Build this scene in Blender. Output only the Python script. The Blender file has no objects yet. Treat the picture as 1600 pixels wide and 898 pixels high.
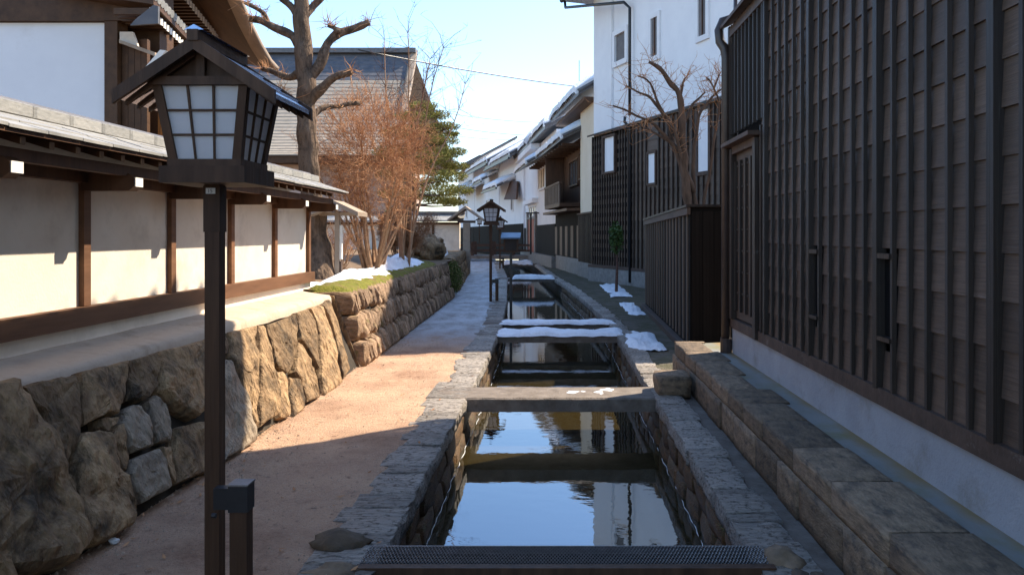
import bpy, bmesh, math, random
from mathutils import Vector, Matrix, noise
R = math.radians
scn = bpy.context.scene
# ------------------------------------------------------------------ camera
F, CX, CY, H = 1250.0, 865.0, 366.0, 1.6      # focal length and principal point in px of a 1600 px wide frame
cam = bpy.data.cameras.new('camera'); cam.sensor_width = 36; cam.lens = 36 * F / 1600
cam.shift_x = (800 - CX) / 1600; cam.shift_y = (CY - 449) / 1600
cam.clip_start = 0.05; cam.clip_end = 5000
cam_o = bpy.data.objects.new('camera', cam); scn.collection.objects.link(cam_o)
cam_o.location = (0, 0, H); cam_o.rotation_euler = (R(90), 0, 0); scn.camera = cam_o
# ------------------------------------------------------------------ light
SUN = Vector((1.0, 0.65, 1.32)).normalized()
elev = math.asin(SUN.z); azim = math.atan2(SUN.x, SUN.y)
w = bpy.data.worlds.new('World'); scn.world = w; w.use_nodes = True
nt = w.node_tree; bg = nt.nodes['Background']; bg.inputs[1].default_value = 0.15
sky = nt.nodes.new('ShaderNodeTexSky'); sky.sky_type = 'NISHITA'; sky.sun_disc = False
sky.sun_elevation = elev; sky.sun_rotation = azim; sky.air_density = 1.15; sky.dust_density = 0.6; sky.ozone_density = 5.0
nt.links.new(sky.outputs[0], bg.inputs[0])
sl = bpy.data.lights.new('sun', 'SUN'); sl.energy = 4.6; sl.angle = R(0.5); sl.color = (1.0, 0.88, 0.70)
so = bpy.data.objects.new('sun', sl); scn.collection.objects.link(so); so.location = (20, 13, 30)
so.rotation_euler = (-SUN).to_track_quat('-Z', 'Y').to_euler()
scn.view_settings.view_transform = 'Standard'; scn.view_settings.look = 'None'
scn.view_settings.exposure = 1.25; scn.view_settings.gamma = 1.0
scn.cycles.max_bounces = 6; scn.cycles.diffuse_bounces = 4; scn.cycles.use_denoising = True
rnd = random.Random(7)
COL = scn.collection

def at(px, py, Y): return Vector(((px - CX) * Y / F, Y, H - (py - CY) * Y / F))
def xz(px, Y): return (px - CX) * Y / F
def zz(py, Y): return H - (py - CY) * Y / F

# ------------------------------------------------------------------ materials
def M(name, c1, c2, scale=6, rough=.8, bump=.25, bscale=40, stretch=(1, 1, 1), rv=.12, spec=.3, metal=0,
      c3=None, c3scale=1.5, c3lo=.55, c3hi=.7, detail=6, bdist=.01):
    m = bpy.data.materials.new(name); m.use_nodes = True
    n = m.node_tree.nodes; l = m.node_tree.links; p = n['Principled BSDF']
    tc = n.new('ShaderNodeTexCoord'); oi = n.new('ShaderNodeObjectInfo')
    off = n.new('ShaderNodeVectorMath'); off.operation = 'SCALE'; off.inputs[0].default_value = (37, 53, 71)
    l.new(oi.outputs['Random'], off.inputs['Scale'])
    add = n.new('ShaderNodeVectorMath'); add.operation = 'ADD'
    l.new(tc.outputs['Object'], add.inputs[0]); l.new(off.outputs[0], add.inputs[1])
    mp = n.new('ShaderNodeMapping'); mp.inputs['Scale'].default_value = stretch
    l.new(add.outputs[0], mp.inputs[0])
    nz = n.new('ShaderNodeTexNoise'); nz.inputs['Scale'].default_value = scale; nz.inputs['Detail'].default_value = detail
    nz.inputs['Roughness'].default_value = .65
    l.new(mp.outputs[0], nz.inputs['Vector'])
    cr = n.new('ShaderNodeValToRGB'); e = cr.color_ramp.elements
    e[0].position = .3; e[1].position = .7; e[0].color = (*c1, 1); e[1].color = (*c2, 1)
    l.new(nz.outputs['Fac'], cr.inputs[0]); out = cr.outputs[0]
    if c3:
        n3 = n.new('ShaderNodeTexNoise'); n3.inputs['Scale'].default_value = c3scale; n3.inputs['Detail'].default_value = 8
        n3.inputs['Roughness'].default_value = .7
        l.new(add.outputs[0], n3.inputs['Vector'])
        r3 = n.new('ShaderNodeValToRGB'); r3.color_ramp.elements[0].position = c3lo; r3.color_ramp.elements[1].position = c3hi
        l.new(n3.outputs['Fac'], r3.inputs[0])
        mx = n.new('ShaderNodeMix'); mx.data_type = 'RGBA'; l.new(r3.outputs[0], mx.inputs[0])
        l.new(out, mx.inputs[6]); mx.inputs[7].default_value = (*c3, 1); out = mx.outputs[2]
    hs = n.new('ShaderNodeHueSaturation'); mr = n.new('ShaderNodeMapRange')
    mr.inputs[3].default_value = 1 - rv; mr.inputs[4].default_value = 1 + rv
    l.new(oi.outputs['Random'], mr.inputs[0]); l.new(mr.outputs[0], hs.inputs['Value']); l.new(out, hs.inputs['Color'])
    l.new(hs.outputs[0], p.inputs['Base Color'])
    p.inputs['Roughness'].default_value = rough; p.inputs['Specular IOR Level'].default_value = spec
    p.inputs['Metallic'].default_value = metal
    if bump:
        nb = n.new('ShaderNodeTexNoise'); nb.inputs['Scale'].default_value = bscale; nb.inputs['Detail'].default_value = 8
        l.new(mp.outputs[0], nb.inputs['Vector'])
        ad = n.new('ShaderNodeMath'); ad.operation = 'ADD'; l.new(nb.outputs[0], ad.inputs[0]); l.new(nz.outputs[0], ad.inputs[1])
        b = n.new('ShaderNodeBump'); b.inputs['Strength'].default_value = bump; b.inputs['Distance'].default_value = bdist
        l.new(ad.outputs[0], b.inputs['Height']); l.new(b.outputs[0], p.inputs['Normal'])
    return m

m_plaster = M('plaster', (.71, .60, .485), (.81, .72, .61), 1.5, .9, .15, 60, c3=(.44, .36, .29), c3scale=1.7, c3lo=.50, c3hi=.85)
m_white = M('white_plaster', (.76, .76, .77), (.84, .84, .84), 1.2, .9, .08, 50, rv=.04, c3=(.62, .6, .58), c3scale=.9, c3lo=.6, c3hi=.9)
m_cream = M('cream_plaster', (.70, .58, .42), (.78, .66, .50), 1.5, .9, .08, 50, rv=.04)
m_pink = M('pink_plaster', (.50, .36, .29), (.56, .41, .33), 1.0, .9, .08, 50, rv=.04)
m_wood = M('brown_wood', (.055, .026, .014), (.12, .058, .030), 9, .6, .3, 30, (1, 1, .12), rv=.2)
m_beam = M('brown_beam_wood', (.10, .045, .022), (.19, .09, .045), 9, .65, .3, 30, (1, .12, 1), rv=.15)
m_lamp = M('lamp_wood', (.042, .020, .010), (.095, .048, .026), 14, .6, .4, 40, (1, 1, .08), rv=.15, spec=.25)
m_roofl = M('lamp_roof_metal', (.24, .31, .46), (.32, .40, .56), 8, .18, .08, 30, rv=.05, spec=.8, metal=.85)
m_board = M('weathered_board', (.060, .037, .025), (.118, .076, .053), 4, .55, .28, 14, (1, 1, 6), rv=.30, spec=.4,
            c3=(.22, .175, .155), c3scale=4, c3lo=.64, c3hi=.85)
m_batten = M('dark_batten', (.013, .008, .006), (.045, .026, .017), 9, .5, .4, 30, (1, 1, .12), rv=.35, spec=.4,
             c3=(.15, .128, .12), c3scale=9, c3lo=.63, c3hi=.75)
m_black = M('black_wood', (.016, .012, .010), (.040, .028, .022), 8, .6, .25, 30, (1, 1, .15), rv=.2, spec=.3)
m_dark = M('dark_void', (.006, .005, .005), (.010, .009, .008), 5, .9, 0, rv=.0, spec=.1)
m_sill = M('sill_wood', (.045, .028, .02), (.10, .062, .045), 7, .65, .35, 25, (1, .12, 1), rv=.1, c3=(.2, .18, .16), c3scale=9, c3lo=.62, c3hi=.75)
m_stone = M('wall_stone', (.14, .082, .042), (.42, .275, .145), 5.5, .85, 1.0, 14, (1.6, 1.6, .7), rv=.28, c3=(.06, .042, .026), c3scale=3.5, c3lo=.48, c3hi=.66, bdist=.05)
m_stoneg = M('grey_stone', (.21, .16, .115), (.38, .305, .22), 5.5, .85, 1.0, 14, (1.6, 1.6, .7), rv=.15, c3=(.09, .068, .048), c3scale=4, c3lo=.52, c3hi=.7, bdist=.045)
m_stonem = M('mossy_stone', (.15, .095, .058), (.38, .25, .155), 6, .9, 1.0, 18, rv=.35, c3=(.13, .12, .03), c3scale=3.5, c3lo=.58, c3hi=.7, bdist=.04)
m_wet = M('wet_canal_stone', (.040, .020, .007), (.145, .075, .026), 6, .6, .8, 25, rv=.25, c3=(.07, .075, .015), c3scale=4, c3lo=.55, c3hi=.7, bdist=.02, spec=.4)
m_cope = M('coping_stone', (.27, .225, .185), (.62, .54, .46), 4, .6, 1.0, 9, (.6, 4.5, 1.5), rv=.22, c3=(.085, .065, .038), c3scale=7, c3lo=.50, c3hi=.64, bdist=.045, spec=.45)
m_block = M('tuff_block', (.115, .080, .050), (.29, .20, .125), 5, .8, .8, 22, rv=.40, c3=(.05, .042, .036), c3scale=4, c3lo=.5, c3hi=.7, bdist=.012)
m_mortar = M('dark_joint', (.03, .024, .018), (.06, .048, .036), 8, .95, .4, 30, rv=0)
m_conc = M('concrete', (.17, .155, .14), (.28, .26, .235), 7, .75, .4, 60, rv=.1, c3=(.13, .11, .08), c3scale=3, c3lo=.55, c3hi=.75)
m_ledge = M('earth_ledge', (.42, .32, .235), (.56, .45, .34), 3, .95, .5, 45, rv=0, c3=(.30, .22, .15), c3scale=3, c3lo=.5, c3hi=.7)
m_tile = M('roof_tile', (.20, .195, .18), (.36, .345, .32), 6, .45, .2, 30, rv=.12, spec=.5)
m_tiledk = M('dark_roof_tile', (.08, .075, .075), (.15, .14, .14), 6, .45, .2, 30, rv=.12, spec=.5)
m_thatch = M('grey_shingle', (.27, .225, .175), (.42, .355, .28), 3, .8, .4, 20, (1, 1, 6), rv=.08)
m_dkblue = M('dark_slate_blue', (.07, .078, .095), (.15, .14, .14), 3, .6, .2, 20, rv=.05)  # dark blue for the hall roof's upper courses and the eave flashing
m_snow = M('snow', (.74, .76, .80), (.88, .89, .90), 4, .6, .8, 22, rv=0, spec=.3, bdist=.03, c3=(.60, .58, .55), c3scale=7, c3lo=.6, c3hi=.8)
m_bark = M('tree_bark', (.085, .055, .036), (.25, .165, .11), 12, .95, 1.0, 26, (1, 1, .2), rv=.1, c3=(.05, .033, .022), c3scale=7, c3lo=.5, c3hi=.68, bdist=.05)
m_stem = M('red_stem', (.30, .17, .095), (.45, .28, .165), 12, .9, .2, 30, rv=.1)
m_twig = M('dry_twig', (.26, .115, .052), (.58, .31, .155), 5, .95, 0, rv=.1)
m_twigd = M('dark_twig', (.07, .04, .03), (.16, .09, .07), 20, .95, 0, rv=.1)
m_rtree = M('pruned_bark', (.055, .034, .023), (.14, .088, .06), 12, .9, .5, 30, (1, 1, .3), rv=.05)
m_pine = M('pine_needles', (.13, .14, .03), (.34, .29, .075), 3, .9, 0, rv=0)
m_leaf = M('evergreen_leaf', (.03, .06, .015), (.07, .12, .03), 8, .6, 0, rv=0)
m_bush = M('green_bush', (.06, .085, .018), (.15, .16, .04), 8, .9, 0, rv=0)
m_moss = M('moss', (.10, .115, .015), (.25, .225, .035), 14, 1, 1.0, 60, rv=0, c3=(.20, .12, .06), c3scale=6, c3lo=.5, c3hi=.62, bdist=.03)
m_bank = M('damp_bank', (.060, .055, .022), (.10, .085, .05), 9, .9, 1.0, 40, rv=0, c3=(.13, .105, .08), c3scale=2.5, c3lo=.45, c3hi=.6, bdist=.03)
m_beamc = M('dark_concrete', (.105, .08, .06), (.20, .165, .135), 7, .75, .6, 50, rv=.1, c3=(.06, .045, .03), c3scale=3, c3lo=.55, c3hi=.75)  # concrete darkened for the shade on the beam fronts; gutter shares it
m_pitch = M('pitch_black_board', (.007, .005, .004), (.018, .013, .010), 8, .8, .25, 30, (1, 1, .15), rv=.2, spec=.08)
m_shut = M('grey_shutter', (.13, .12, .12), (.19, .175, .17), 8, .7, .2, 30, rv=.1)
m_earth = M('garden_earth', (.13, .085, .05), (.24, .16, .10), 6, 1, .8, 30, rv=0, bdist=.03)
m_metal = M('black_metal', (.012, .012, .014), (.022, .022, .024), 10, .4, .05, 40, rv=.05, spec=.5)
m_pipe = M('brown_pipe', (.035, .022, .018), (.06, .04, .032), 10, .4, .05, 40, rv=.05, spec=.5)
m_grate = M('steel_grate', (.16, .15, .145), (.28, .26, .25), 20, .45, .1, 40, rv=.05, spec=.5, metal=.6)
m_red = M('red_door', (.28, .07, .035), (.36, .10, .05), 6, .7, .1, 30, rv=0)
m_blue = M('blue_sheet_roof', (.07, .14, .22), (.12, .20, .29), 6, .4, .05, 30, rv=0)
m_orange = M('sunlit_slat', (.34, .11, .02), (.48, .18, .04), 6, .5, .1, 30, (1, 1, .2), rv=.2)  # orange stands for sunlight caught on the brown boards
m_tip = M('white_rafter_tip', (.72, .68, .62), (.82, .79, .74), 9, .8, .1, 30, rv=.05)
m_glass = M('window_glass', (.05, .06, .07), (.09, .10, .11), 3, .08, 0, rv=.2, spec=.8)
m_fasc = M('pale_fascia', (.27, .20, .145), (.38, .29, .215), 6, .7, .2, 30, (1, .2, 1), rv=.05)
m_soffit = M('soffit_board', (.050, .023, .010), (.10, .048, .021), 6, .6, .2, 30, (1, .15, 1), rv=.05)
m_plate = M('white_plate', (.62, .63, .66), (.68, .69, .72), 5, .5, 0, rv=0)
m_ink = M('ink', (.05, .05, .06), (.07, .07, .08), 5, .7, 0, rv=0)

m_grit = M('grit', (.22, .14, .09), (.55, .42, .31), 30, .9, 0, rv=0)
def paper_mat():
    m = bpy.data.materials.new('lamp_paper'); m.use_nodes = True; p = m.node_tree.nodes['Principled BSDF']
    p.inputs['Base Color'].default_value = (.92, .91, .92, 1); p.inputs['Roughness'].default_value = .5
    n = m.node_tree.nodes; l = m.node_tree.links
    tr = n.new('ShaderNodeBsdfTranslucent'); tr.inputs[0].default_value = (.95, .94, .94, 1)
    mx = n.new('ShaderNodeMixShader'); mx.inputs[0].default_value = .6
    l.new(p.outputs[0], mx.inputs[1]); l.new(tr.outputs[0], mx.inputs[2]); l.new(mx.outputs[0], n['Material Output'].inputs[0])
    return m
m_paper = paper_mat()

def path_mat():
    m = bpy.data.materials.new('packed_earth'); m.use_nodes = True
    n = m.node_tree.nodes; l = m.node_tree.links; p = n['Principled BSDF']
    tc = n.new('ShaderNodeTexCoord')
    def nz(sc, det=8, vec=None, rough=.65):
        t = n.new('ShaderNodeTexNoise'); t.inputs['Scale'].default_value = sc; t.inputs['Detail'].default_value = det
        t.inputs['Roughness'].default_value = rough; l.new(vec or tc.outputs['Object'], t.inputs['Vector']); return t.outputs['Fac']
    def ramp(x, a, b, ca=(0, 0, 0), cb=(1, 1, 1)):
        r = n.new('ShaderNodeValToRGB'); e = r.color_ramp.elements; e[0].position = a; e[1].position = b
        e[0].color = (*ca, 1); e[1].color = (*cb, 1); l.new(x, r.inputs[0]); return r.outputs[0]
    def mix(f, a, b):
        x = n.new('ShaderNodeMix'); x.data_type = 'RGBA'; l.new(f, x.inputs[0]); l.new(a, x.inputs[6])
        if isinstance(b, tuple): x.inputs[7].default_value = (*b, 1)
        else: l.new(b, x.inputs[7])
        return x.outputs[2]
    base = ramp(nz(2.2), .3, .7, (.44, .265, .17), (.60, .385, .245))
    grain = ramp(nz(55, 4), .56, .66); base = mix(grain, base, (.55, .40, .28))
    dirt = ramp(nz(14, 6), .58, .70); base = mix(dirt, base, (.22, .125, .08))
    blot = ramp(nz(.9, 5), .48, .68); base = mix(blot, base, ramp(nz(22, 4), .4, .6, (.27, .145, .085), (.38, .215, .13)))
    peb = ramp(nz(130, 2), .62, .66); base = mix(peb, base, (.16, .10, .07))
    sx = n.new('ShaderNodeSeparateXYZ'); l.new(tc.outputs['Object'], sx.inputs[0])
    mr = n.new('ShaderNodeMapRange'); mr.inputs[1].default_value = 11.2; mr.inputs[2].default_value = 13.8
    l.new(sx.outputs['Y'], mr.inputs[0])
    mp = n.new('ShaderNodeMapping'); mp.inputs['Scale'].default_value = (1, .45, 1); l.new(tc.outputs['Object'], mp.inputs[0])
    fr = ramp(nz(2.6, 8, mp.outputs[0], .7), .36, .58)
    mu = n.new('ShaderNodeMath'); mu.operation = 'MULTIPLY'; l.new(fr, mu.inputs[0]); l.new(mr.outputs[0], mu.inputs[1])
    base = mix(mr.outputs[0], base, mix(dirt, ramp(nz(3), .3, .7, (.17, .15, .14), (.25, .22, .20)), (.12, .105, .10)))
    base = mix(mu.outputs[0], base, (.46, .47, .50))
    l.new(base, p.inputs['Base Color'])
    rr = n.new('ShaderNodeMapRange'); rr.inputs[3].default_value = .95; rr.inputs[4].default_value = .5
    l.new(mr.outputs[0], rr.inputs[0]); l.new(rr.outputs[0], p.inputs['Roughness'])
    ad = n.new('ShaderNodeMath'); ad.operation = 'ADD'; l.new(nz(60, 6), ad.inputs[0]); l.new(nz(9, 8), ad.inputs[1])
    b = n.new('ShaderNodeBump'); b.inputs['Strength'].default_value = .9; b.inputs['Distance'].default_value = .03
    l.new(ad.outputs[0], b.inputs['Height']); l.new(b.outputs[0], p.inputs['Normal'])
    return m
m_path = path_mat()

def water_mat():
    m = bpy.data.materials.new('canal_water'); m.use_nodes = True
    n = m.node_tree.nodes; l = m.node_tree.links; p = n['Principled BSDF']
    p.inputs['Base Color'].default_value = (.030, .022, .008, 1); p.inputs['Roughness'].default_value = .015
    p.inputs['IOR'].default_value = 3.0; p.inputs['Specular Tint'].default_value = (.78, .88, 1, 1)
    tc = n.new('ShaderNodeTexCoord'); mp = n.new('ShaderNodeMapping'); mp.inputs['Scale'].default_value = (1.0, 1.7, 1)
    l.new(tc.outputs['Object'], mp.inputs[0])
    a = n.new('ShaderNodeTexNoise'); a.inputs['Scale'].default_value = 4.5; a.inputs['Detail'].default_value = 3
    c = n.new('ShaderNodeTexNoise'); c.inputs['Scale'].default_value = 1.1; c.inputs['Detail'].default_value = 2
    l.new(mp.outputs[0], a.inputs[0]); l.new(tc.outputs['Object'], c.inputs[0])
    mu = n.new('ShaderNodeMath'); mu.operation = 'MULTIPLY'; l.new(a.outputs[0], mu.inputs[0]); l.new(c.outputs[0], mu.inputs[1])
    b = n.new('ShaderNodeBump'); b.inputs['Strength'].default_value = .035; b.inputs['Distance'].default_value = .05
    l.new(mu.outputs[0], b.inputs['Height']); l.new(b.outputs[0], p.inputs['Normal'])
    return m
m_water = water_mat()

def walk_mat():
    m = M('walkway_concrete', (.17, .165, .15), (.25, .24, .215), 2.5, .7, .3, 60, (1, .3, 1), rv=0, c3=(.18, .16, .07), c3scale=1.3, c3lo=.5, c3hi=.68)
    n = m.node_tree.nodes; l = m.node_tree.links; p = n['Principled BSDF']; src = p.inputs['Base Color'].links[0].from_socket
    tc = n.new('ShaderNodeTexCoord'); sx = n.new('ShaderNodeSeparateXYZ'); l.new(tc.outputs['Object'], sx.inputs[0])
    nz = n.new('ShaderNodeTexNoise'); nz.inputs['Scale'].default_value = 1.6; nz.inputs['Detail'].default_value = 6; l.new(tc.outputs['Object'], nz.inputs[0])
    ma = n.new('ShaderNodeMath'); ma.operation = 'MULTIPLY_ADD'; ma.inputs[1].default_value = .30; l.new(nz.outputs[0], ma.inputs[0]); l.new(sx.outputs['X'], ma.inputs[2])
    r = n.new('ShaderNodeValToRGB'); e = r.color_ramp.elements; e[0].position = 0; e[1].position = 1; e[0].color = (0, 0, 0, 1); e[1].color = (.9, .9, .9, 1)
    mr = n.new('ShaderNodeMapRange'); mr.inputs[1].default_value = 1.99; mr.inputs[2].default_value = 2.07; l.new(ma.outputs[0], mr.inputs[0]); l.new(mr.outputs[0], r.inputs[0])
    mx = n.new('ShaderNodeMix'); mx.data_type = 'RGBA'; l.new(r.outputs[0], mx.inputs[0]); l.new(src, mx.inputs[6]); mx.inputs[7].default_value = (.22, .145, .055, 1)
    l.new(mx.outputs[2], p.inputs['Base Color']); return m
m_walk = walk_mat()
m_plinth = M('pale_plinth', (.30, .30, .315), (.40, .40, .415), 2.5, .85, .5, 70, rv=0, c3=(.235, .22, .19), c3scale=2.6, c3lo=.52, c3hi=.75)

# ------------------------------------------------------------------ mesh helpers
XF = {}
class MB:
    def __init__(s): s.v = []; s.f = []
    def face(s, pts):
        i = len(s.v); s.v += [Vector(p) for p in pts]; s.f.append(tuple(range(i, i + len(pts)))); return s
    def hexa(s, p):      # p[0..3] bottom ring, p[4..7] top ring
        i = len(s.v); s.v += [Vector(q) for q in p]
        s.f += [tuple(i + k for k in q) for q in ((3, 2, 1, 0), (4, 5, 6, 7), (0, 1, 5, 4), (1, 2, 6, 5), (2, 3, 7, 6), (3, 0, 4, 7))]; return s
    def box(s, a, b):
        x0, y0, z0 = a; x1, y1, z1 = b
        return s.hexa([(x0, y0, z0), (x1, y0, z0), (x1, y1, z0), (x0, y1, z0), (x0, y0, z1), (x1, y0, z1), (x1, y1, z1), (x0, y1, z1)])
    def prism(s, poly, d):   # polygon (list of 3D) extruded by vector d
        d = Vector(d); n = len(poly); i = len(s.v); s.v += [Vector(p) for p in poly] + [Vector(p) + d for p in poly]
        s.f.append(tuple(i + k for k in range(n))); s.f.append(tuple(i + n + k for k in reversed(range(n))))
        for k in range(n): s.f.append((i + k, i + n + k, i + n + (k + 1) % n, i + (k + 1) % n))
        return s
    def tube(s, pts, rad, n=6, cap=True):
        pts = [Vector(p) for p in pts]; i0 = len(s.v)
        if not isinstance(rad, (list, tuple)): rad = [rad] * len(pts)
        up = None
        for k, p in enumerate(pts):
            d = (pts[min(k + 1, len(pts) - 1)] - pts[max(k - 1, 0)])
            d = d.normalized() if d.length > 1e-9 else Vector((0, 0, 1))
            if up is None: up = d.orthogonal().normalized()
            a = (up - d * up.dot(d))
            a = a.normalized() if a.length > 1e-6 else d.orthogonal().normalized()
            up = a; b = d.cross(a)
            for j in range(n):
                t = 2 * math.pi * j / n; s.v.append(p + (a * math.cos(t) + b * math.sin(t)) * rad[k])
        for k in range(len(pts) - 1):
            for j in range(n):
                a0 = i0 + k * n + j; a1 = i0 + k * n + (j + 1) % n
                s.f.append((a0, a1, a1 + n, a0 + n))
        if cap and n > 2:
            s.f.append(tuple(i0 + j for j in reversed(range(n)))); e = i0 + (len(pts) - 1) * n; s.f.append(tuple(e + j for j in range(n)))
        return s
    def grid(s, rows):       # rows of points
        i = len(s.v); m = len(rows[0])
        for r in rows: s.v += [Vector(p) for p in r]
        for a in range(len(rows) - 1):
            for b in range(m - 1): s.f.append((i + a * m + b, i + a * m + b + 1, i + (a + 1) * m + b + 1, i + (a + 1) * m + b))
        return s
    def mesh(s, name, mat, smooth=False, M4=None):
        me = bpy.data.meshes.new(name); vs = [M4 @ v for v in s.v] if M4 else s.v
        me.from_pydata([tuple(v) for v in vs], [], s.f); me.materials.append(mat)
        if smooth: me.polygons.foreach_set('use_smooth', [True] * len(me.polygons))
        me.update(); return me
    def build(s, name, mat, parent=None, smooth=False, world=True, kind=None):
        M4 = None
        if parent is not None and world:
            q = parent
            while q.parent: q = q.parent
            M4 = XF[q.name].inverted()
        o = bpy.data.objects.new(name, s.mesh(name, mat, smooth, M4)); COL.objects.link(o)
        if parent is not None: o.parent = parent
        if kind: o['kind'] = kind
        return o

def inst(name, me, parent, loc, rot=(0, 0, 0), scale=(1, 1, 1)):
    o = bpy.data.objects.new(name, me); COL.objects.link(o); o.parent = parent
    o.location = loc; o.rotation_euler = rot; o.scale = scale; return o
def tag(o, label=None, cat=None, group=None, kind=None):
    if label: o['label'] = label
    if cat: o['category'] = cat
    if group: o['group'] = group
    if kind: o['kind'] = kind
    return o
def thing(name, loc, label, cat, group=None, rz=0):
    o = bpy.data.objects.new(name, None); COL.objects.link(o); o.empty_display_size = .2
    o.location = loc; o.rotation_euler = (0, 0, rz); XF[o.name] = Matrix.Translation(loc) @ Matrix.Rotation(rz, 4, 'Z')
    return tag(o, label, cat, group)
def copy_tree(o, parent=None):
    c = o.copy(); COL.objects.link(c)
    if parent is not None: c.parent = parent
    for ch in list(o.children): copy_tree(ch, c)
    return c
def lerp(a, b, t): return a + (b - a) * t
def interp(tab, y):
    if y <= tab[0][0]: return tab[0][1]
    for (a, b), (c, d) in zip(tab, tab[1:]):
        if y <= c: return lerp(b, d, (y - a) / (c - a))
    return tab[-1][1]
def unit_cube(name, mat): return MB().box((-.5, -.5, -.5), (.5, .5, .5)).mesh(name, mat)
def bevel_box(b=.1, name='block', mat=None):
    bm = bmesh.new(); bmesh.ops.create_cube(bm, size=1); bmesh.ops.bevel(bm, geom=bm.edges[:], offset=b, segments=1, affect='EDGES')
    me = bpy.data.meshes.new(name); bm.to_mesh(me); bm.free(); me.materials.append(mat); return me
def rough_block(seed, mat, name, amp=.06, sub=3, rnd_edge=.12):
    """unit block -.5...5 with chipped, uneven faces"""
    bm = bmesh.new(); bmesh.ops.create_cube(bm, size=1)
    bmesh.ops.subdivide_edges(bm, edges=bm.edges[:], cuts=sub - 1, use_grid_fill=True)
    for v in bm.verts:
        c = v.co.copy(); m = sorted((abs(c.x), abs(c.y), abs(c.z)))
        k = 1 - rnd_edge * (m[1] * 2) ** 3 * .5 - rnd_edge * (m[0] * 2) ** 3 * .5
        q = c * 2.3 + Vector((seed * 7.1, seed * 3.3, seed * 5.7))
        v.co = c * k + Vector((noise.noise(q), noise.noise(q + Vector((9, 0, 0))), noise.noise(q + Vector((0, 9, 0))))) * amp
    me = bpy.data.meshes.new(name); bm.to_mesh(me); bm.free(); me.materials.append(mat)
    me.polygons.foreach_set('use_smooth', [True] * len(me.polygons)); return me

def blob(center, rad, seed, amp=.25, sub=3):
    bm = bmesh.new(); bmesh.ops.create_icosphere(bm, subdivisions=sub, radius=1)
    b = MB()
    for v in bm.verts:
        c = v.co; k = 1 + amp * noise.fractal(c * 1.6 + Vector((seed * 3.7, 0, seed)), 1, 2, 4)
        b.v.append(Vector(center) + Vector((c.x * rad[0] * k, c.y * rad[1] * k, c.z * rad[2] * k)))
    bm.verts.index_update(); b.f = [tuple(v.index for v in f.verts) for f in bm.faces]; bm.free(); return b

# ================================================================== SETTING: ground, path, canal, water
EDGE_L = [(-4, -.87), (10, -.87), (14, -.93), (19, -1.13), (25, -1.48), (29, -1.68), (44, -2.9), (62, -4.6)]
EDGE_R = [(-4, 1.0), (13, 1.02), (15, 1.0), (19, .78), (25, .38), (29, .02), (44, -1.1), (62, -2.8)]
FOOT = [(-4, -2.3), (9.6, -2.36), (11.2, -2.30), (20, -2.58), (22.2, -2.62), (28, -3.04), (33, -3.5), (48, -6.0), (62, -8.0)]
YS = [-4, 0, 3, 6, 9.6, 11.2, 13, 14, 15, 17, 19, 20, 22.2, 25, 28, 29, 33, 38, 44, 50, 56, 62]
b = MB()
b.grid([[(-300, y, -.06), (-40, y, -.06), (interp(EDGE_L, y) - .15, y, -.06)] for y in YS])
b.grid([[(interp(EDGE_R, y) + .15, y, -.06), (40, y, -.06), (300, y, -.06)] for y in YS])
b.face([(-300, 62, -.06), (300, 62, -.06), (300, 900, -.06), (-300, 900, -.06)])
b.face([(-300, -60, -.06), (300, -60, -.06), (300, -4, -.06), (-300, -4, -.06)])
tag(b.build('ground', m_earth), kind='structure')
def und(x, y): return .018 * noise.noise(Vector((x * 1.3, y * .9, 0))) + .012 * noise.noise(Vector((x * 4, y * 3, 5)))
b = MB(); rows = []
y = -4.0
while y <= 62:
    l_, r_ = interp(FOOT, y) - .25, interp(EDGE_L, y) - .12
    rows.append([(lerp(l_, r_, k / 20), y, und(lerp(l_, r_, k / 20), y) + (.035 * (1 - k / 2) if k < 2 else 0) + (-.004 if k == 17 else -.010 if k == 18 else -.02 if k == 19 else -.05 if k == 20 else 0) + .010 * noise.noise(Vector((lerp(l_, r_, k / 20) * 9, y * 7, 2))) * (k > 15)) for k in range(21)]); y += .2 if y < 20 else 1.0
b.grid(rows); tag(b.build('path', m_path, smooth=True), kind='structure')
b = MB(); b.grid([[(interp(EDGE_L, y) - .6, y, -.78), (interp(EDGE_R, y) + .6, y, -.78)] for y in YS])
tag(b.build('canal_bed', m_wet), kind='structure')
WZ = -.41
b = MB(); b.grid([[(interp(EDGE_L, y) - .3, y, WZ), (interp(EDGE_R, y) + .3, y, WZ)] for y in YS])
tag(b.build('water', m_water), kind='structure')
# right bank beyond the terrace: mossy strip
b = MB(); rows = []
y = 8.3
while y <= 50:
    l_ = interp(EDGE_R, y) + .2; r_ = l_ + (1.6 if y < 20 else 2.2)
    rows.append([(lerp(l_, r_, k / 8), y, und(lerp(l_, r_, k / 8), y) * 1.5 - .01) for k in range(9)]); y += .25 if y < 20 else 1
b.grid(rows); tag(b.build('damp_bank', m_bank, smooth=True), kind='structure')
b = MB(); b.grid([[(1.22, y, -.035), (1.46, y, -.045)] for y in (-4, 2, 5, 8.3)])
tag(b.build('gutter_strip', m_beamc), kind='structure')

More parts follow.
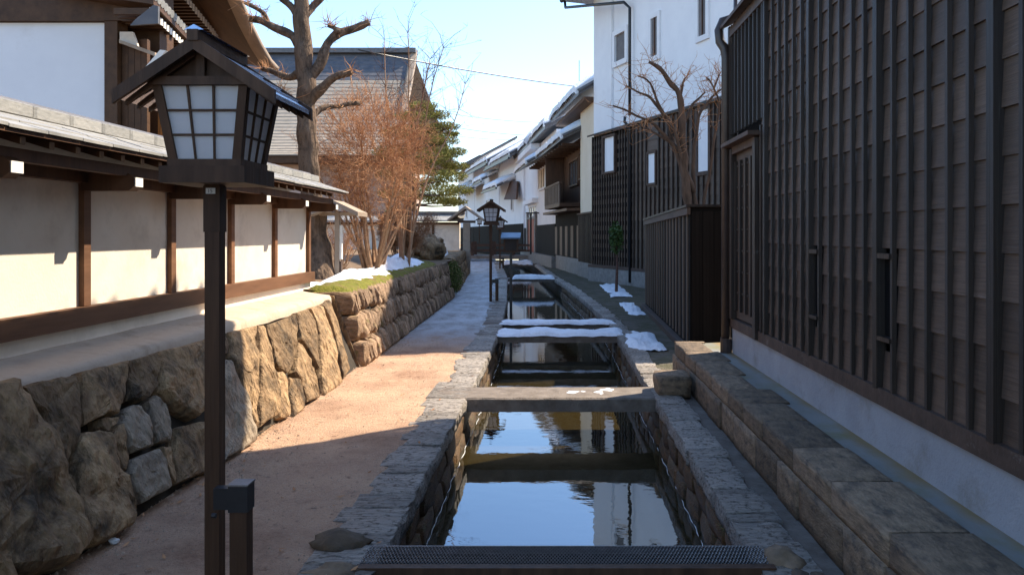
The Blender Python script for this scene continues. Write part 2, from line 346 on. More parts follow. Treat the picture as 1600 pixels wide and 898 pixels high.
# ---- canal side walls: facing stones and coping stones
cope_me = [rough_block(20 + i, m_cope, 'coping_stone', .07, 4, .04) for i in range(8)]
face_me = [rough_block(40 + i, m_wet, 'facing_stone', .10, 3, .18) for i in range(8)]
def canal_side(edge, sgn, label, y0, y1):
    root = thing('canal_wall', (0, 0, 0), label, 'canal wall')
    bk = MB(); bk.grid([[(interp(edge, y) + sgn * .07, y, -.8), (interp(edge, y) + sgn * .12, y, -.1)] for y in YS])
    bk.build('wall_core', m_mortar, root)
    y = y0
    while y < y1:
        L = rnd.uniform(.13, .34) * (1 if y < 20 else 1.8); x = interp(edge, y + L / 2)
        ang = -math.atan2(interp(edge, y + L) - interp(edge, y), L)
        wd = rnd.uniform(.27, .40) if sgn < 0 else rnd.uniform(.24, .29)
        inst('coping_stone', rnd.choice(cope_me), root, (x + sgn * wd / 2 - sgn * .02, y + L / 2, -.058 + rnd.uniform(-.005, .005)), (rnd.uniform(-.015, .015), rnd.uniform(-.02, .02), ang + rnd.uniform(-.04, .04)), (wd, L * 1.14, .13))
        y += L
    for row, (zc, h) in enumerate(((-.215, .21), (-.44, .28))):
        y = y0 + rnd.uniform(-.3, 0)
        while y < min(y1, 26):
            L = rnd.uniform(.3, .6); x = interp(edge, y + L / 2)
            ang = -math.atan2(interp(edge, y + L) - interp(edge, y), L)
            inst('facing_stone', rnd.choice(face_me), root, (x + sgn * (.10 - .015 * row) + sgn * rnd.uniform(-.015, .02), y + L / 2, zc), (rnd.uniform(-.05, .05), 0, ang + rnd.uniform(-.05, .05)), (.22, L * 1.06, h * 1.06))
            y += L
    return root
canal_side(EDGE_L, -1, 'rough stone canal wall along the footpath, left of the water', 1.5, 46)
canal_side(EDGE_R, 1, 'dark mossy stone canal wall on the storehouse side of the water', 1.5, 46)
# reflected gleam at the water's edge, put in as thin white strips
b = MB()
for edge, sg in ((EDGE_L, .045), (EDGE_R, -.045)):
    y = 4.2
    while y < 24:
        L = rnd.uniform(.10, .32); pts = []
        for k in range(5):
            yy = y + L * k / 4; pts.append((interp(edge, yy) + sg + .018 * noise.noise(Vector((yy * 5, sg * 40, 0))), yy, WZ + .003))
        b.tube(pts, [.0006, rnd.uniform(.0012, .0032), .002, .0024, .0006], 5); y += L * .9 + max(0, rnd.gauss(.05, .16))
tag(b.build('waterline_gleam', m_snow), kind='stuff')

# ---- concrete beams across the canal
def beam(y0, y1, zt, th, label, x0=None, x1=None):
    root = thing('canal_beam', (0, y0, zt), label, 'beam', 'concrete beams across the canal')
    ym = (y0 + y1) / 2; a = interp(EDGE_L, ym) - .30 if x0 is None else x0; c = interp(EDGE_R, ym) + .12 if x1 is None else x1
    bb = MB(); bb.grid([[(a + (c - a) * k / 24, y0 + .012 * noise.noise(Vector((k * .7, y0, 0))), z) for k in range(25)] for z in (zt - th, zt - .015)] +
                       [[(a + (c - a) * k / 24, yy, zt + .006 * noise.noise(Vector((k * .6, yy * 9, 1)))) for k in range(25)] for yy in (y0 + .02, ym, y1 - .02)] +
                       [[(a + (c - a) * k / 24, y1, z) for k in range(25)] for z in (zt - .015, zt - th)] + [[(a + (c - a) * k / 24, y0, zt - th) for k in range(25)]])
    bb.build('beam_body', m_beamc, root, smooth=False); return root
def snow_sheet(x0, x1, y0, y1, z, h, seed, label, rag=1.0, tilt=0, cat='snow', edge=.35, skew=None, n=44, mfun=None):
    bb = MB(); rows = []; nn = 22
    for i in range(n + 1):
        r_ = []
        for j in range(nn + 1):
            u, v = i / n, j / nn; x = lerp(x0, x1, u); y = lerp(y0, y1, v)
            if skew: x += skew(v)
            q = min(u, 1 - u, 1) * 2; s_ = min(v, 1 - v) * 2
            f_ = min(1, q / edge) * min(1, s_ / (edge * 1.6))
            nz_ = noise.fractal(Vector((x * 2.2, y * 2.2, seed)), 1, 2, 4)
            n2 = noise.fractal(Vector((x * 7, y * 7, seed + 3)), 1, 2, 3)
            hh = h * (f_ ** .6) * (1 + .55 * nz_) + .06 * rag * (nz_ - .15) * (1 - f_ * .6) + .018 * rag * n2 - .022
            r_.append((x, y, z + tilt * v + hh + (mfun(u, v) if mfun else 0)))
        rows.append(r_)
    bb.grid(rows); o = bb.build('snow_patch', m_snow, smooth=True); return tag(o, label, cat)
beam(7.8, 8.38, .005, .135, 'bare grey concrete beam across the canal beside the squared stone block', -1.25, 1.16)
beam(12.7, 13.35, .01, .13, 'concrete beam under the thick snow that spills on to the right bank')
beam(14.25, 14.7, .02, .10, 'thin snow capped concrete beam just behind the snowiest crossing')
beam(28.6, 29.3, .02, .12, 'snow topped concrete beam behind the sign box post')
beam(42.5, 43.6, .03, .14, 'farthest snowy concrete beam, near the wooden bridge')
snow_sheet(.0, .62, 7.95, 8.25, .008, .028, 1, 'small thin snow remnant on the bare concrete beam', edge=.5)
snow_sheet(-.95, 1.15, 12.66, 13.35, .01, .058, 2, 'lumpy snow lying on the crossing beam next to the mossy bank', .35, edge=.12)
snow_sheet(1.05, 1.58, 11.0, 13.2, .02, .05, 3, 'snow spilling down the right bank beside the batten enclosure', edge=.5)
snow_sheet(-1.0, 1.15, 14.2, 14.7, .02, .05, 4, 'narrow snow strip on the thin second beam', .35, edge=.15)
snow_sheet(-1.5, .05, 28.55, 29.3, .02, .12, 5, 'snow on the crossing behind the sign box post', .35, edge=.15)
snow_sheet(-2.7, -1.1, 42.4, 43.6, .03, .16, 6, 'snow on the last crossing before the bridge', edge=.15)
snow_sheet(1.45, 2.05, 20.4, 25.5, .02, .05, 7, 'long snow patch at the foot of the tall storehouse', edge=.5)
snow_sheet(1.5, 1.84, 15.9, 18.3, .03, .05, 8, 'small snow patch by the far end of the batten enclosure', edge=.6)

# ---- steel grate walkway in front
g = thing('grate_walkway', (0, 3.87, 0), 'steel mesh walkway across the canal in the foreground', 'walkway')
b = MB(); x0, x1, gy0, gy1, gz = -.935, 1.05, 3.855, 4.075, .012
n = 58; px_ = (x1 - x0) / n; rows_ = 5; py_ = (gy1 - gy0) / rows_
for r_ in range(rows_):
    for s_ in (0, 1):
        pts = []
        for k in range(n * 2 + 1):
            yv = gy0 + py_ * (r_ + (.5 if (k + s_) % 2 else 0 + 0))
            yv = gy0 + py_ * (r_ + .5) + (py_ * .5 if (k % 2) == s_ else 0) - (py_ * .25)
            pts.append(Vector((x0 + px_ * k / 2, yv, gz + (.009 if (k % 2) == s_ else 0))))
        for a, c in zip(pts, pts[1:]):
            d = Vector((0, .0035, 0)); b.hexa([a - d - Vector((0, 0, .005)), c - d - Vector((0, 0, .005)), c + d - Vector((0, 0, .005)), a + d - Vector((0, 0, .005)), a - d, c - d, c + d, a + d])
b.build('mesh_panel', m_grate, g, kind='stuff')
b = MB().box((x0 - .01, 3.80, -.11), (x1 + .01, 3.85, .016)); b.build('front_beam', m_lamp, g)
b = MB().box((x0, 3.853, -.06), (x1, 4.08, -.03)); b.build('tray', m_dark, g)
b = MB().box((x0, 4.08, -.06), (x1, 4.088, .012)); b.build('rear_angle', m_grate, g)
def loose_stone(c, r, seed, label, mat=m_stoneg):
    o = blob(c, r, seed, .35, 3).build('loose_stone', mat, smooth=True); return tag(o, label, 'stone')
loose_stone((-1.10, 4.12, .0), (.14, .10, .065), 3, 'dark lump of stone at the left end of the steel walkway', m_block)
loose_stone((1.12, 3.93, -.03), (.10, .13, .085), 5, 'split stone at the right end of the steel walkway', m_block)
loose_stone((1.19, 3.72, -.04), (.10, .10, .075), 6, 'second split stone behind the walkway end, nearest the gutter', m_block)
loose_stone((-1.05, 3.80, -.03), (.16, .08, .06), 9, 'flat stone in front of the left end of the steel walkway', m_block)
loose_stone((-2.27, 4.13, .02), (.025, .02, .016), 4, 'tiny white pebble at the foot of the big boulder', m_snow)
me = rough_block(77, m_block, 'stone_block', .05, 4, .08)
o = bpy.data.objects.new('stone_block', me); COL.objects.link(o); o.location = (1.20, 8.12, .085); o.scale = (.34, .42, .22)
tag(o, 'squared dark stone block standing at the right end of the bare concrete beam', 'stone block')

# ---- right terrace with two courses of blocks
t = thing('terrace', (0, 0, 0), 'raised concrete walkway edged with two courses of stone blocks', 'terrace'); t['kind'] = 'structure'
del t['category']
MB().grid([[(x, y, .325 + (.0 if x < 1.9 else .006)) for x in (1.5, 1.7, 1.8, 1.96)] for y in (-3, 0, 3, 6, 9.4)]).build('walk_slab', m_walk, t)
MB().box((1.5, -3, -.1), (1.95, 9.38, .30)).build('core', m_mortar, t)
blk = [rough_block(90 + i, m_block, 'stone_block', .014, 4, .012) for i in range(6)]
y = .6
while y < 9.35:
    L = min(rnd.uniform(.5, .8), 9.45 - y); dpt = rnd.uniform(.24, .36)
    inst('edge_block', rnd.choice(blk), t, (1.425 + dpt / 2 + rnd.uniform(-.006, .006), y + L / 2, .255), (0, 0, rnd.uniform(-.008, .008)), (dpt, L * .988, .165)); y += L
y = .4
while y < 9.3:
    L = min(rnd.uniform(.35, .75), 9.45 - y)
    inst('base_block', rnd.choice(blk), t, (1.50 + rnd.uniform(-.006, .012), y + L / 2, .075), (0, 0, rnd.uniform(-.01, .01)), (.2, L * .985, .23)); y += L
# ================================================================== LEFT SIDE
# ---- near stone retaining wall (traced boulders)
rw = thing('stone_retaining_wall', (-2.3, 6, 0), 'battered wall of big fitted boulders below the white plaster wall', 'stone wall')
FX0, FX1, FZ = -2.285, -2.64, .87
fn = Vector((FZ, 0, FX0 - FX1)).normalized(); fd = fn.dot(Vector((FX0, 0, 0)))
def onface(px, py, off=0):
    d = Vector(((px - CX) / F, 1, (CY - py) / F)); o_ = Vector((0, 0, H)); return o_ + d * ((fd + off - fn.dot(o_)) / fn.dot(d))
ST = [
 ([(-60,600),(0,592),(30,612),(58,655),(80,705),(95,760),(115,820),(128,855),(100,888),(40,902),(-30,905),(-100,880),(-130,760),(-110,650)], 0, .10),
 ([(27,603),(60,592),(117,583),(122,625),(124,665),(118,690),(108,722),(97,735),(84,725),(74,690),(57,645)], 0, .05),
 ([(93,733),(108,738),(114,755),(117,790),(112,808),(104,790),(95,760)], 0, .03),
 ([(113,690),(128,672),(145,670),(160,680),(175,700),(188,730),(200,765),(213,802),(195,828),(165,848),(140,857),(122,840),(117,790),(114,745)], 0, .09),
 ([(120,580),(160,570),(195,563),(197,590),(195,625),(186,642),(183,650),(160,650),(150,655),(128,667),(123,640)], 0, .045),
 ([(152,653),(170,651),(184,653),(179,665),(164,677),(156,668)], 0, .02),
 ([(198,562),(245,548),(246,580),(242,608),(228,624),(218,630),(200,624),(198,600)], 0, .04),
 ([(248,547),(285,538),(322,528),(330,560),(326,600),(322,640),(305,655),(290,650),(267,632),(249,610),(247,580)], 0, .07),
 ([(193,640),(205,629),(215,633),(228,650),(237,675),(239,698),(225,703),(213,708),(203,700),(195,680),(190,660)], 1, .04),
 ([(165,682),(187,661),(194,690),(202,715),(198,737),(190,737),(178,708)], 0, .03),
 ([(229,626),(243,614),(255,630),(265,650),(268,690),(250,692),(243,680),(236,655)], 1, .03),
 ([(203,717),(225,706),(242,701),(255,725),(268,762),(245,777),(222,787),(210,772),(200,740)], 1, .05),
 ([(250,696),(268,694),(270,730),(272,757),(262,745),(255,715)], 0, .02),
 ([(272,667),(300,658),(320,657),(335,680),(338,735),(300,747),(275,757),(271,720)], 0, .04),
 ([(347,560),(360,560),(370,590),(385,630),(397,672),(398,692),(380,705),(360,714),(343,724),(337,680),(333,600)], 1, .05),
 ([(325,527),(350,520),(357,518),(356,555),(345,558),(332,545)], 0, .02),
 ([(359,516),(395,508),(400,540),(402,600),(400,670),(396,668),(386,625),(372,585),(361,557)], 0, .05),
 ([(397,507),(410,507),(420,540),(425,575),(432,600),(436,640),(434,650),(420,658),(403,670),(403,600)], 0, .05),
 ([(412,507),(450,495),(460,489),(463,500),(462,530),(465,550),(456,573),(448,585),(438,577),(428,570),(421,540)], 0, .035),
 ([(462,487),(480,481),(489,495),(495,520),(499,570),(497,578),(481,545),(468,530),(464,510)], 0, .03),
 ([(426,577),(440,581),(447,595),(453,650),(445,654),(438,652),(436,610)], 0, .025),
 ([(449,588),(465,592),(474,620),(474,640),(456,653),(453,620)], 0, .03),
 ([(464,532),(470,537),(485,560),(492,590),(499,622),(495,624),(477,630),(470,600),(459,580)], 0, .035),
 ([(482,480),(500,474),(508,490),(520,530),(529,580),(533,600),(520,611),(506,621),(501,590),(500,560),(496,520)], 0, .04),
 ([(502,474),(512,467),(525,500),(540,560),(545,580),(537,594),(530,570),(521,525)], 0, .035),
]
def stone_poly(poly3, nrm, bulge, seed, mat, name, root, back=.10, kinds=None):
    n0 = len(poly3); P = []
    for i in range(n0):                      # subdivide outline, jittered
        a, c = poly3[i], poly3[(i + 1) % n0]
        for k in range(4):
            q = a.lerp(c, k / 4); P.append(q + Vector((0, noise.noise(q * 14), noise.noise(q * 14 + Vector((5, 5, 5))))) * .010)
    cen = sum(P, Vector()) / len(P); n1 = len(P); b = MB()
    P = [p + (cen - p).normalized() * .009 for p in P]
    rings = [(1.0, -back), (1.0, -.02), (.975, bulge * .5), (.93, bulge * .82), (.82, bulge * .95), (.64, bulge), (.5, bulge), (.36, bulge), (.22, bulge), (.1, bulge)]
    for (s_, d_) in rings:
        for p in P:
            q = cen + (p - cen) * s_
            dd = d_ + ((bulge * .42 + .010) * noise.fractal(q * 4.5 + Vector((seed, 0, 0)), .9, 2.1, 5) + .014 * abs(noise.noise(Vector((q.x * 10, q.y * 16 + q.z * 4, q.z * 5 + seed)))) - .012 * (noise.noise(q * 8 + Vector((0, seed, 0))) > .25)) * (1 if d_ > -.01 else 0)
            b.v.append(q + nrm * dd)
    for r_ in range(len(rings) - 1):
        for k in range(n1):
            a0 = r_ * n1 + k; a1 = r_ * n1 + (k + 1) % n1; b.f.append((a0, a1, a1 + n1, a0 + n1))
    c0 = len(b.v); b.v.append(cen + nrm * bulge * 1.03); e = (len(rings) - 1) * n1
    for k in range(n1): b.f.append((e + k, e + (k + 1) % n1, c0))
    return b.build(name, mat, root, smooth=False)
for i, (poly, g_, bul) in enumerate(ST):
    p3 = [onface(x, y) for x, y in poly]; p3.reverse()
    o = stone_poly(p3, fn, bul * (1 if i == 0 else .72), i, m_stoneg if g_ else m_stone, 'boulder', rw)
    if i == 0: o['label'] = 'largest rounded boulder'
b = MB(); b.grid([[(FX0 - .05, y, -.05), (FX1 - .05, y, .80)] for y in (-2, 3, 9.62)]); b.build('wall_core', m_mortar, rw)
for y0 in (1.2, 2.0, 2.75):                  # boulders continuing before the frame
    q = [Vector((lerp(FX0, FX1, z / FZ), y0 + dy, z)) for dy, z in ((0, .02), (.7, .0), (.74, .45), (.68, .84), (.35, .86), (.02, .83), (-.02, .4))]
    stone_poly(q, fn, .06, y0, m_stone, 'boulder', rw)
# end face of the near wall and earth ledge on top
b = MB(); rows = []
for i in range(70):
    y = -1 + 10.63 * i / 69
    rows.append([(x, y, z + .012 * noise.noise(Vector((x * 4, y * 3, 2))) ) for x, z in ((-2.66, .78), (-2.665, .84), (-2.69, .868), (-2.8, .885), (-2.95, .905), (-3.12, .93))])
b.grid(rows); b.build('earth_ledge', m_ledge, rw, smooth=True)
MB().prism([(FX0 - .02, 9.60, -.05), (FX1, 9.60, .86), (-3.1, 9.60, .92), (-3.1, 9.60, -.05)], (0, .03, 0)).build('end_face', m_stone, rw)

# ---- white plaster wall with tiled coping
pw = thing('plaster_wall', (-3.05, 9.9, .9), 'long white plaster wall with brown posts and a tiled coping roof', 'wall')
YA, YB = -1.0, 9.95
MB().box((-3.25, YA, .88), (-3.06, YB, 2.0)).build('plaster_panel', m_plaster, pw)
MB().box((-3.26, YA, .84), (-3.035, YB + .03, 1.01)).build('base_course', m_plaster, pw)
MB().box((-3.24, YA, 1.012), (-2.985, YB + .06, 1.135)).build('bottom_rail', m_beam, pw)
MB().box((-3.24, YA, 1.93), (-2.99, YB + .05, 2.08)).build('top_beam', m_wood, pw)
py_list = [5.19 + 1.18 * k for k in range(-5, 5)]
post_me = MB().box((-.06, -.038, 0), (.012, .038, .79)).mesh('post', m_beam)
br_me = MB().prism([(0, -.05, .02), (.31, -.05, .02), (.345, -.05, .05), (.345, -.05, .10), (.31, -.05, .13), (0, -.05, .14)], (0, .1, 0)).mesh('bracket', m_wood)
tip_me = MB().prism([(.347, -.046, .047), (.347, .046, .047), (.347, .046, .105), (.347, -.046, .105)], (.006, 0, 0)).mesh('lit_bracket_tip', m_tip)  # white cap paints in the sunlight on the bracket's end
for y in py_list:
    if y > 9.9: y = 9.93
    inst('post', post_me, pw, (-3.035 + 3.05, y - 9.9, 1.137 - .9))
    br = inst('bracket', br_me, pw, (-3.04 + 3.05, y - 9.9, 1.86 - .9))
    inst('lit_bracket_tip', tip_me, br, (0, 0, 0))
MB().box((-2.80, YA, 1.975), (-2.74, YB, 2.035)).build('eave_purlin', m_wood, pw)
raf = MB().hexa([(0, -.02, .145), (.37, -.02, .032), (.37, .02, .032), (0, .02, .145), (0, -.02, .185), (.37, -.02, .072), (.37, .02, .072), (0, .02, .185)]).mesh('rafter', m_wood)
rtip = MB().box((.37, -.018, .034), (.375, .018, .070)).mesh('rafter_tip', m_fasc)
y = YA + .1
while y < YB - .05:
    r_ = inst('rafter', raf, pw, (0, y - 9.9, 2.02 - .9)); inst('rafter_tip', rtip, r_, (0, 0, 0)); y += .235
MB().hexa([(-3.12, YA, 2.255), (-2.60, YA, 2.09), (-2.60, YB + .1, 2.09), (-3.12, YB + .1, 2.255), (-3.12, YA, 2.275), (-2.60, YA, 2.11), (-2.60, YB + .1, 2.11), (-3.12, YB + .1, 2.275)]).build('roof_deck', m_wood, pw)
MB().hexa([(-3.13, YA, 2.20), (-3.7, YA, 2.02), (-3.7, YB + .1, 2.02), (-3.13, YB + .1, 2.20), (-3.13, YA, 2.26), (-3.7, YA, 2.08), (-3.7, YB + .1, 2.08), (-3.13, YB + .1, 2.26)]).build('rear_slope', m_tile, pw)
# tile courses: three overlapping rows of individual tiles, then ridge tiles
TL = .30
for row in range(3):
    xa = -2.585 - row * .15; za = 2.114 + row * .050
    tm = MB().hexa([(0, 0, 0), (-.19, 0, .060), (-.19, TL - .006, .060), (0, TL - .006, 0), (0, 0, .016), (-.19, 0, .074), (-.19, TL - .006, .074), (0, TL - .006, .016)]).mesh('roof_tile', m_tile)
    y = YA
    while y < YB + .1 - TL * .5:
        inst('roof_tile', tm, pw, (xa + 3.05, y - 9.9 + (TL / 2 if row % 2 else 0) * 0, za - .9 + rnd.uniform(-.003, .003))); y += TL
rt = bevel_box(.06, 'ridge_tile', m_tile)
y = YA
while y < YB:
    inst('ridge_tile', rt, pw, (-3.06 + 3.05, y + .17 - 9.9, 2.30 - .9), (0, 0, 0), (.16, .345, .075)); y += .35
MB().tube([(-3.06, YA, 2.338), (-3.06, YB + .06, 2.338)], .03, 8).build('ridge_cap', m_tiledk, pw)

# ---- loose gravel along the wall foot and over the path
b = MB()
for _ in range(2600):
    y = 2.6 + 9.5 * rnd.random() ** 1.3; f_ = interp(FOOT, y); e_ = interp(EDGE_L, y)
    x = f_ + abs(rnd.gauss(0, .16)) if rnd.random() < .62 else rnd.uniform(f_, e_ - .1)
    r_ = rnd.uniform(.0025, .008) * (1.7 if rnd.random() < .06 else 1); z = und(x, y) + (.02 if x < f_ + .05 else 0); a = rnd.random() * 3
    p = [(math.cos(a + t) * r_ * rnd.uniform(.7, 1.3), math.sin(a + t) * r_ * rnd.uniform(.7, 1.3)) for t in (0, 1.57, 3.14, 4.71)]
    i = len(b.v); b.v += [Vector((x + u, y + v, z - .002)) for u, v in p] + [Vector((x, y, z + r_ * .9))]
    b.f += [(i, i + 1, i + 4), (i + 1, i + 2, i + 4), (i + 2, i + 3, i + 4), (i + 3, i, i + 4)]
tag(b.build('gravel', m_grit), kind='stuff')

b = MB()
for _ in range(170):
    y = 2.8 + 10 * rnd.random() ** 1.2; f_ = interp(FOOT, y); e_ = interp(EDGE_L, y)
    x = f_ + abs(rnd.gauss(0, .12)) if rnd.random() < .6 else rnd.uniform(f_, e_)
    a = rnd.random() * 6.28; L = rnd.uniform(.012, .028); c = Vector((x, y, und(x, y) + (.03 if x < f_ + .06 else .012))); d = Vector((math.cos(a), math.sin(a), rnd.uniform(-.1, .2))) * L; q = Vector((-math.sin(a), math.cos(a), rnd.uniform(-.2, .4))) * L * .4
    b.face([c - d, c + q, c + d + Vector((0, 0, L * .3)), c - q])
tag(b.build('dry_leaves', m_twig), kind='stuff')

# ---- lower garden wall of many thin stones
gw = thing('garden_stone_wall', (-2.4, 9.7, 0), 'long low garden wall of narrow mossy stones beyond the boulder wall', 'stone wall')
def gfoot(y): return interp([(9.7, -2.27), (20, -2.50), (22, -2.55)], y)
GZ = .90; GB = .24
gnr = Vector((GZ, 0.02, GB)).normalized()
def gpt(y, z, o=0): return Vector((gfoot(y) - GB * z / GZ, y, z)) + gnr * o
zrow = [0, .30, .60, .90]
def wall_cells(y0, y1, fpt, nrm, root, zrow, wmin, wmax, mat, name='wall_stone'):
    for r_ in range(len(zrow) - 1):
        y = y0; prev = 0
        while y < y1 - .05:
            wd = rnd.uniform(wmin, wmax)
            if y + wd > y1 - .12: wd = y1 - y
            tl = rnd.uniform(-.02, .06)
            z0 = zrow[r_] + rnd.uniform(-.05, .05) * (r_ > 0) + .003; z1 = zrow[r_ + 1] + rnd.uniform(-.05, .05) * (r_ < len(zrow) - 2) - .003
            g_ = .009
            poly = [fpt(y + g_, z0 + .02), fpt(y + wd * .5, z0), fpt(y + wd - g_, z0 + .02), fpt(y + wd - g_ + tl * .5, (z0 + z1) / 2),
                    fpt(y + wd - g_ + tl, z1 - .025), fpt(y + wd * .5 + prev, z1 + .005), fpt(y + g_ + prev, z1 - .03), fpt(y + g_ + prev * .5, (z0 + z1) / 2)]
            simple_stone(poly, nrm, rnd.uniform(.02, .065), mat, name, root); y += wd; prev = tl
def simple_stone(poly, nrm, bul, mat, name, root):
    n1 = len(poly); cen = sum(poly, Vector()) / n1; b = MB(); sd = rnd.uniform(0, 50)
    for s_, d_ in ((1, -.08), (.98, bul * .2), (.72, bul)):
        for p in poly: b.v.append(cen + (p - cen) * s_ + nrm * (d_ + (.03 * noise.noise(p * 6 + Vector((sd, 0, 0))) if d_ > 0 else 0)))
    for r_ in range(2):
        for k in range(n1):
            a0 = r_ * n1 + k; a1 = r_ * n1 + (k + 1) % n1; b.f.append((a0, a1, a1 + n1, a0 + n1))
    b.v.append(cen + nrm * bul * rnd.uniform(.7, 1.3)); e = 2 * n1
    for k in range(n1): b.f.append((e + k, e + (k + 1) % n1, 3 * n1))
    b.f = [tuple(f) for f in b.f]
    return b.build(name, mat, root, smooth=rnd.random() < .6)
wall_cells(9.78, 20.2, gpt, gnr, gw, zrow, .10, .21, m_stonem)
MB().grid([[gpt(y, 0, -.06), gpt(y, .88, -.06)] for y in (9.72, 14, 20.15)]).build('wall_core', m_mortar, gw)
for k, (z0, z1) in enumerate(((0, .30), (.30, .62), (.62, .90))):   # quoins at the near end
    xa = -2.27 - GB * z0 / GZ; xb = -2.27 - GB * z1 / GZ
    o = bpy.data.objects.new('quoin_stone', rough_block(130 + k, m_stonem, 'quoin_stone', .05, 4, .06)); COL.objects.link(o); o.parent = gw
    o.location = ((xa + xb) / 2 - .38 + 2.4, 9.76 - 9.7, (z0 + z1) / 2); o.scale = (.84, .25, (z1 - z0) * .98)
MB().box((-3.6, 9.64, -.1), (-2.66, 20.15, .885)).build('earth_fill', m_earth, gw)
MB().box((-3.9, 20.16, -.1), (-3.0, 23.2, .88)).build('earth_fill', m_earth, gw)
# garden earth and moss on the wall top
b = MB(); rows = []
y = 9.7
while y < 33:
    l_ = interp([(9.7, -2.53), (22, -2.8), (28, -3.25), (33, -3.7)], y)
    rows.append([(l_ - d, y, .885 + .10 * (1 - math.exp(-d)) + .03 * noise.noise(Vector((d * 2, y * 2, 3)))) for d in (0, .15, .3, .5, .9, 1.5, 3, 6, 12, 25)]); y += .25
b.grid(rows); tag(b.build('garden_ground', m_earth, smooth=True), kind='structure')
b = MB(); rows = []
for i in range(90):
    y = 9.66 + i * .1
    l_ = interp([(9.7, -2.47), (22, -2.76)], y)
    rows.append([(l_ - d, y, .905 + .045 * math.sin(min(1, d / .55) * 3.14) + .10 * (1 - math.exp(-d)) + .03 * noise.noise(Vector((d * 9, y * 6, 3))) - (.07 if d in (0, .62) else 0) - (.09 if i == 0 else 0)) for d in (0, .04, .1, .18, .27, .36, .48, .62)])
b.grid(rows); tag(b.build('moss', m_moss, smooth=True), kind='stuff')
def mound(x, y0, y1, wid, h, seed, label, zb=.9, dx=0):
    b = MB(); rows = []; n = 40
    for i in range(n + 1):
        u = i / n; y = lerp(y0, y1, u); e = math.sin(math.pi * min(1, max(0, u))) ** .45
        row = []
        for j in range(15):
            v = j / 14; q = math.sin(math.pi * v) ** .55 * e
            nz_ = noise.fractal(Vector((y * 1.1, v * 2, seed)), 1, 2, 4)
            row.append((x + dx * u - wid * (v - .0) * (.75 + .25 * e) + .05 * nz_, y, zb - .03 + h * q * (1 + .6 * nz_)))
        rows.append(row)
    b.grid(rows); return tag(b.build('snow_patch', m_snow, smooth=True), label, 'snow')
mound(-2.62, 10.9, 13.9, .75, .15, 1, 'low sunlit snow heap on the near half of the garden wall', .93, -.05)
mound(-2.72, 13.7, 18.2, .8, .25, 4, 'higher shaded snow hump on the far half of the garden wall', .93, -.1)
mound(-2.9, 10.2, 10.9, .5, .07, 6, 'thin snow at the foot of the lopped tree trunk', .93)
mound(-3.3, 24, 27.5, .9, .42, 9, 'rounded snow cap on the third stone wall by the gate', .95, -.3)

# ---- third short stone walls further along
for (ya, yb, fa, fb, lb) in ((22.5, 27.6, -2.66, -3.06, 'short rough stone wall with a snow cap, beyond the green bush'), (28.0, 33.0, -3.08, -3.5, 'farthest stretch of stone wall, next to the gate post')):
    r_ = thing('stone_wall', (fa, ya, 0), lb, 'stone wall')
    fp = lambda y, z, ya=ya, yb=yb, fa=fa, fb=fb: Vector((lerp(fa, fb, (y - ya) / (yb - ya)) - .2 * z, y, z))
    wall_cells(ya, yb, fp, Vector((.97, .05, .2)), r_, [0, .3, .6, .95], .3, .55, m_stone)
    MB().hexa([(fa - .05, ya, 0), (fb - .05, yb, 0), (fb - 1, yb, 0), (fa - 1, ya, 0), (fa - .22, ya, .93), (fb - .22, yb, .93), (fb - 1, yb, .93), (fa - 1, ya, .93)]).build('wall_core', m_stone, r_)
o = blob((-3.35, 21.6, 1.15), (.42, .7, .34), 12, .55, 3).build('garden_boulder', m_stone, smooth=True); tag(o, 'brown rounded boulder behind the shaded snow hump', 'boulder')
o = blob((-3.6, 23.4, 1.2), (.4, .55, .42), 15, .5, 3).build('garden_boulder', m_stone, smooth=True); tag(o, 'second brown boulder, just behind the first', 'boulder')

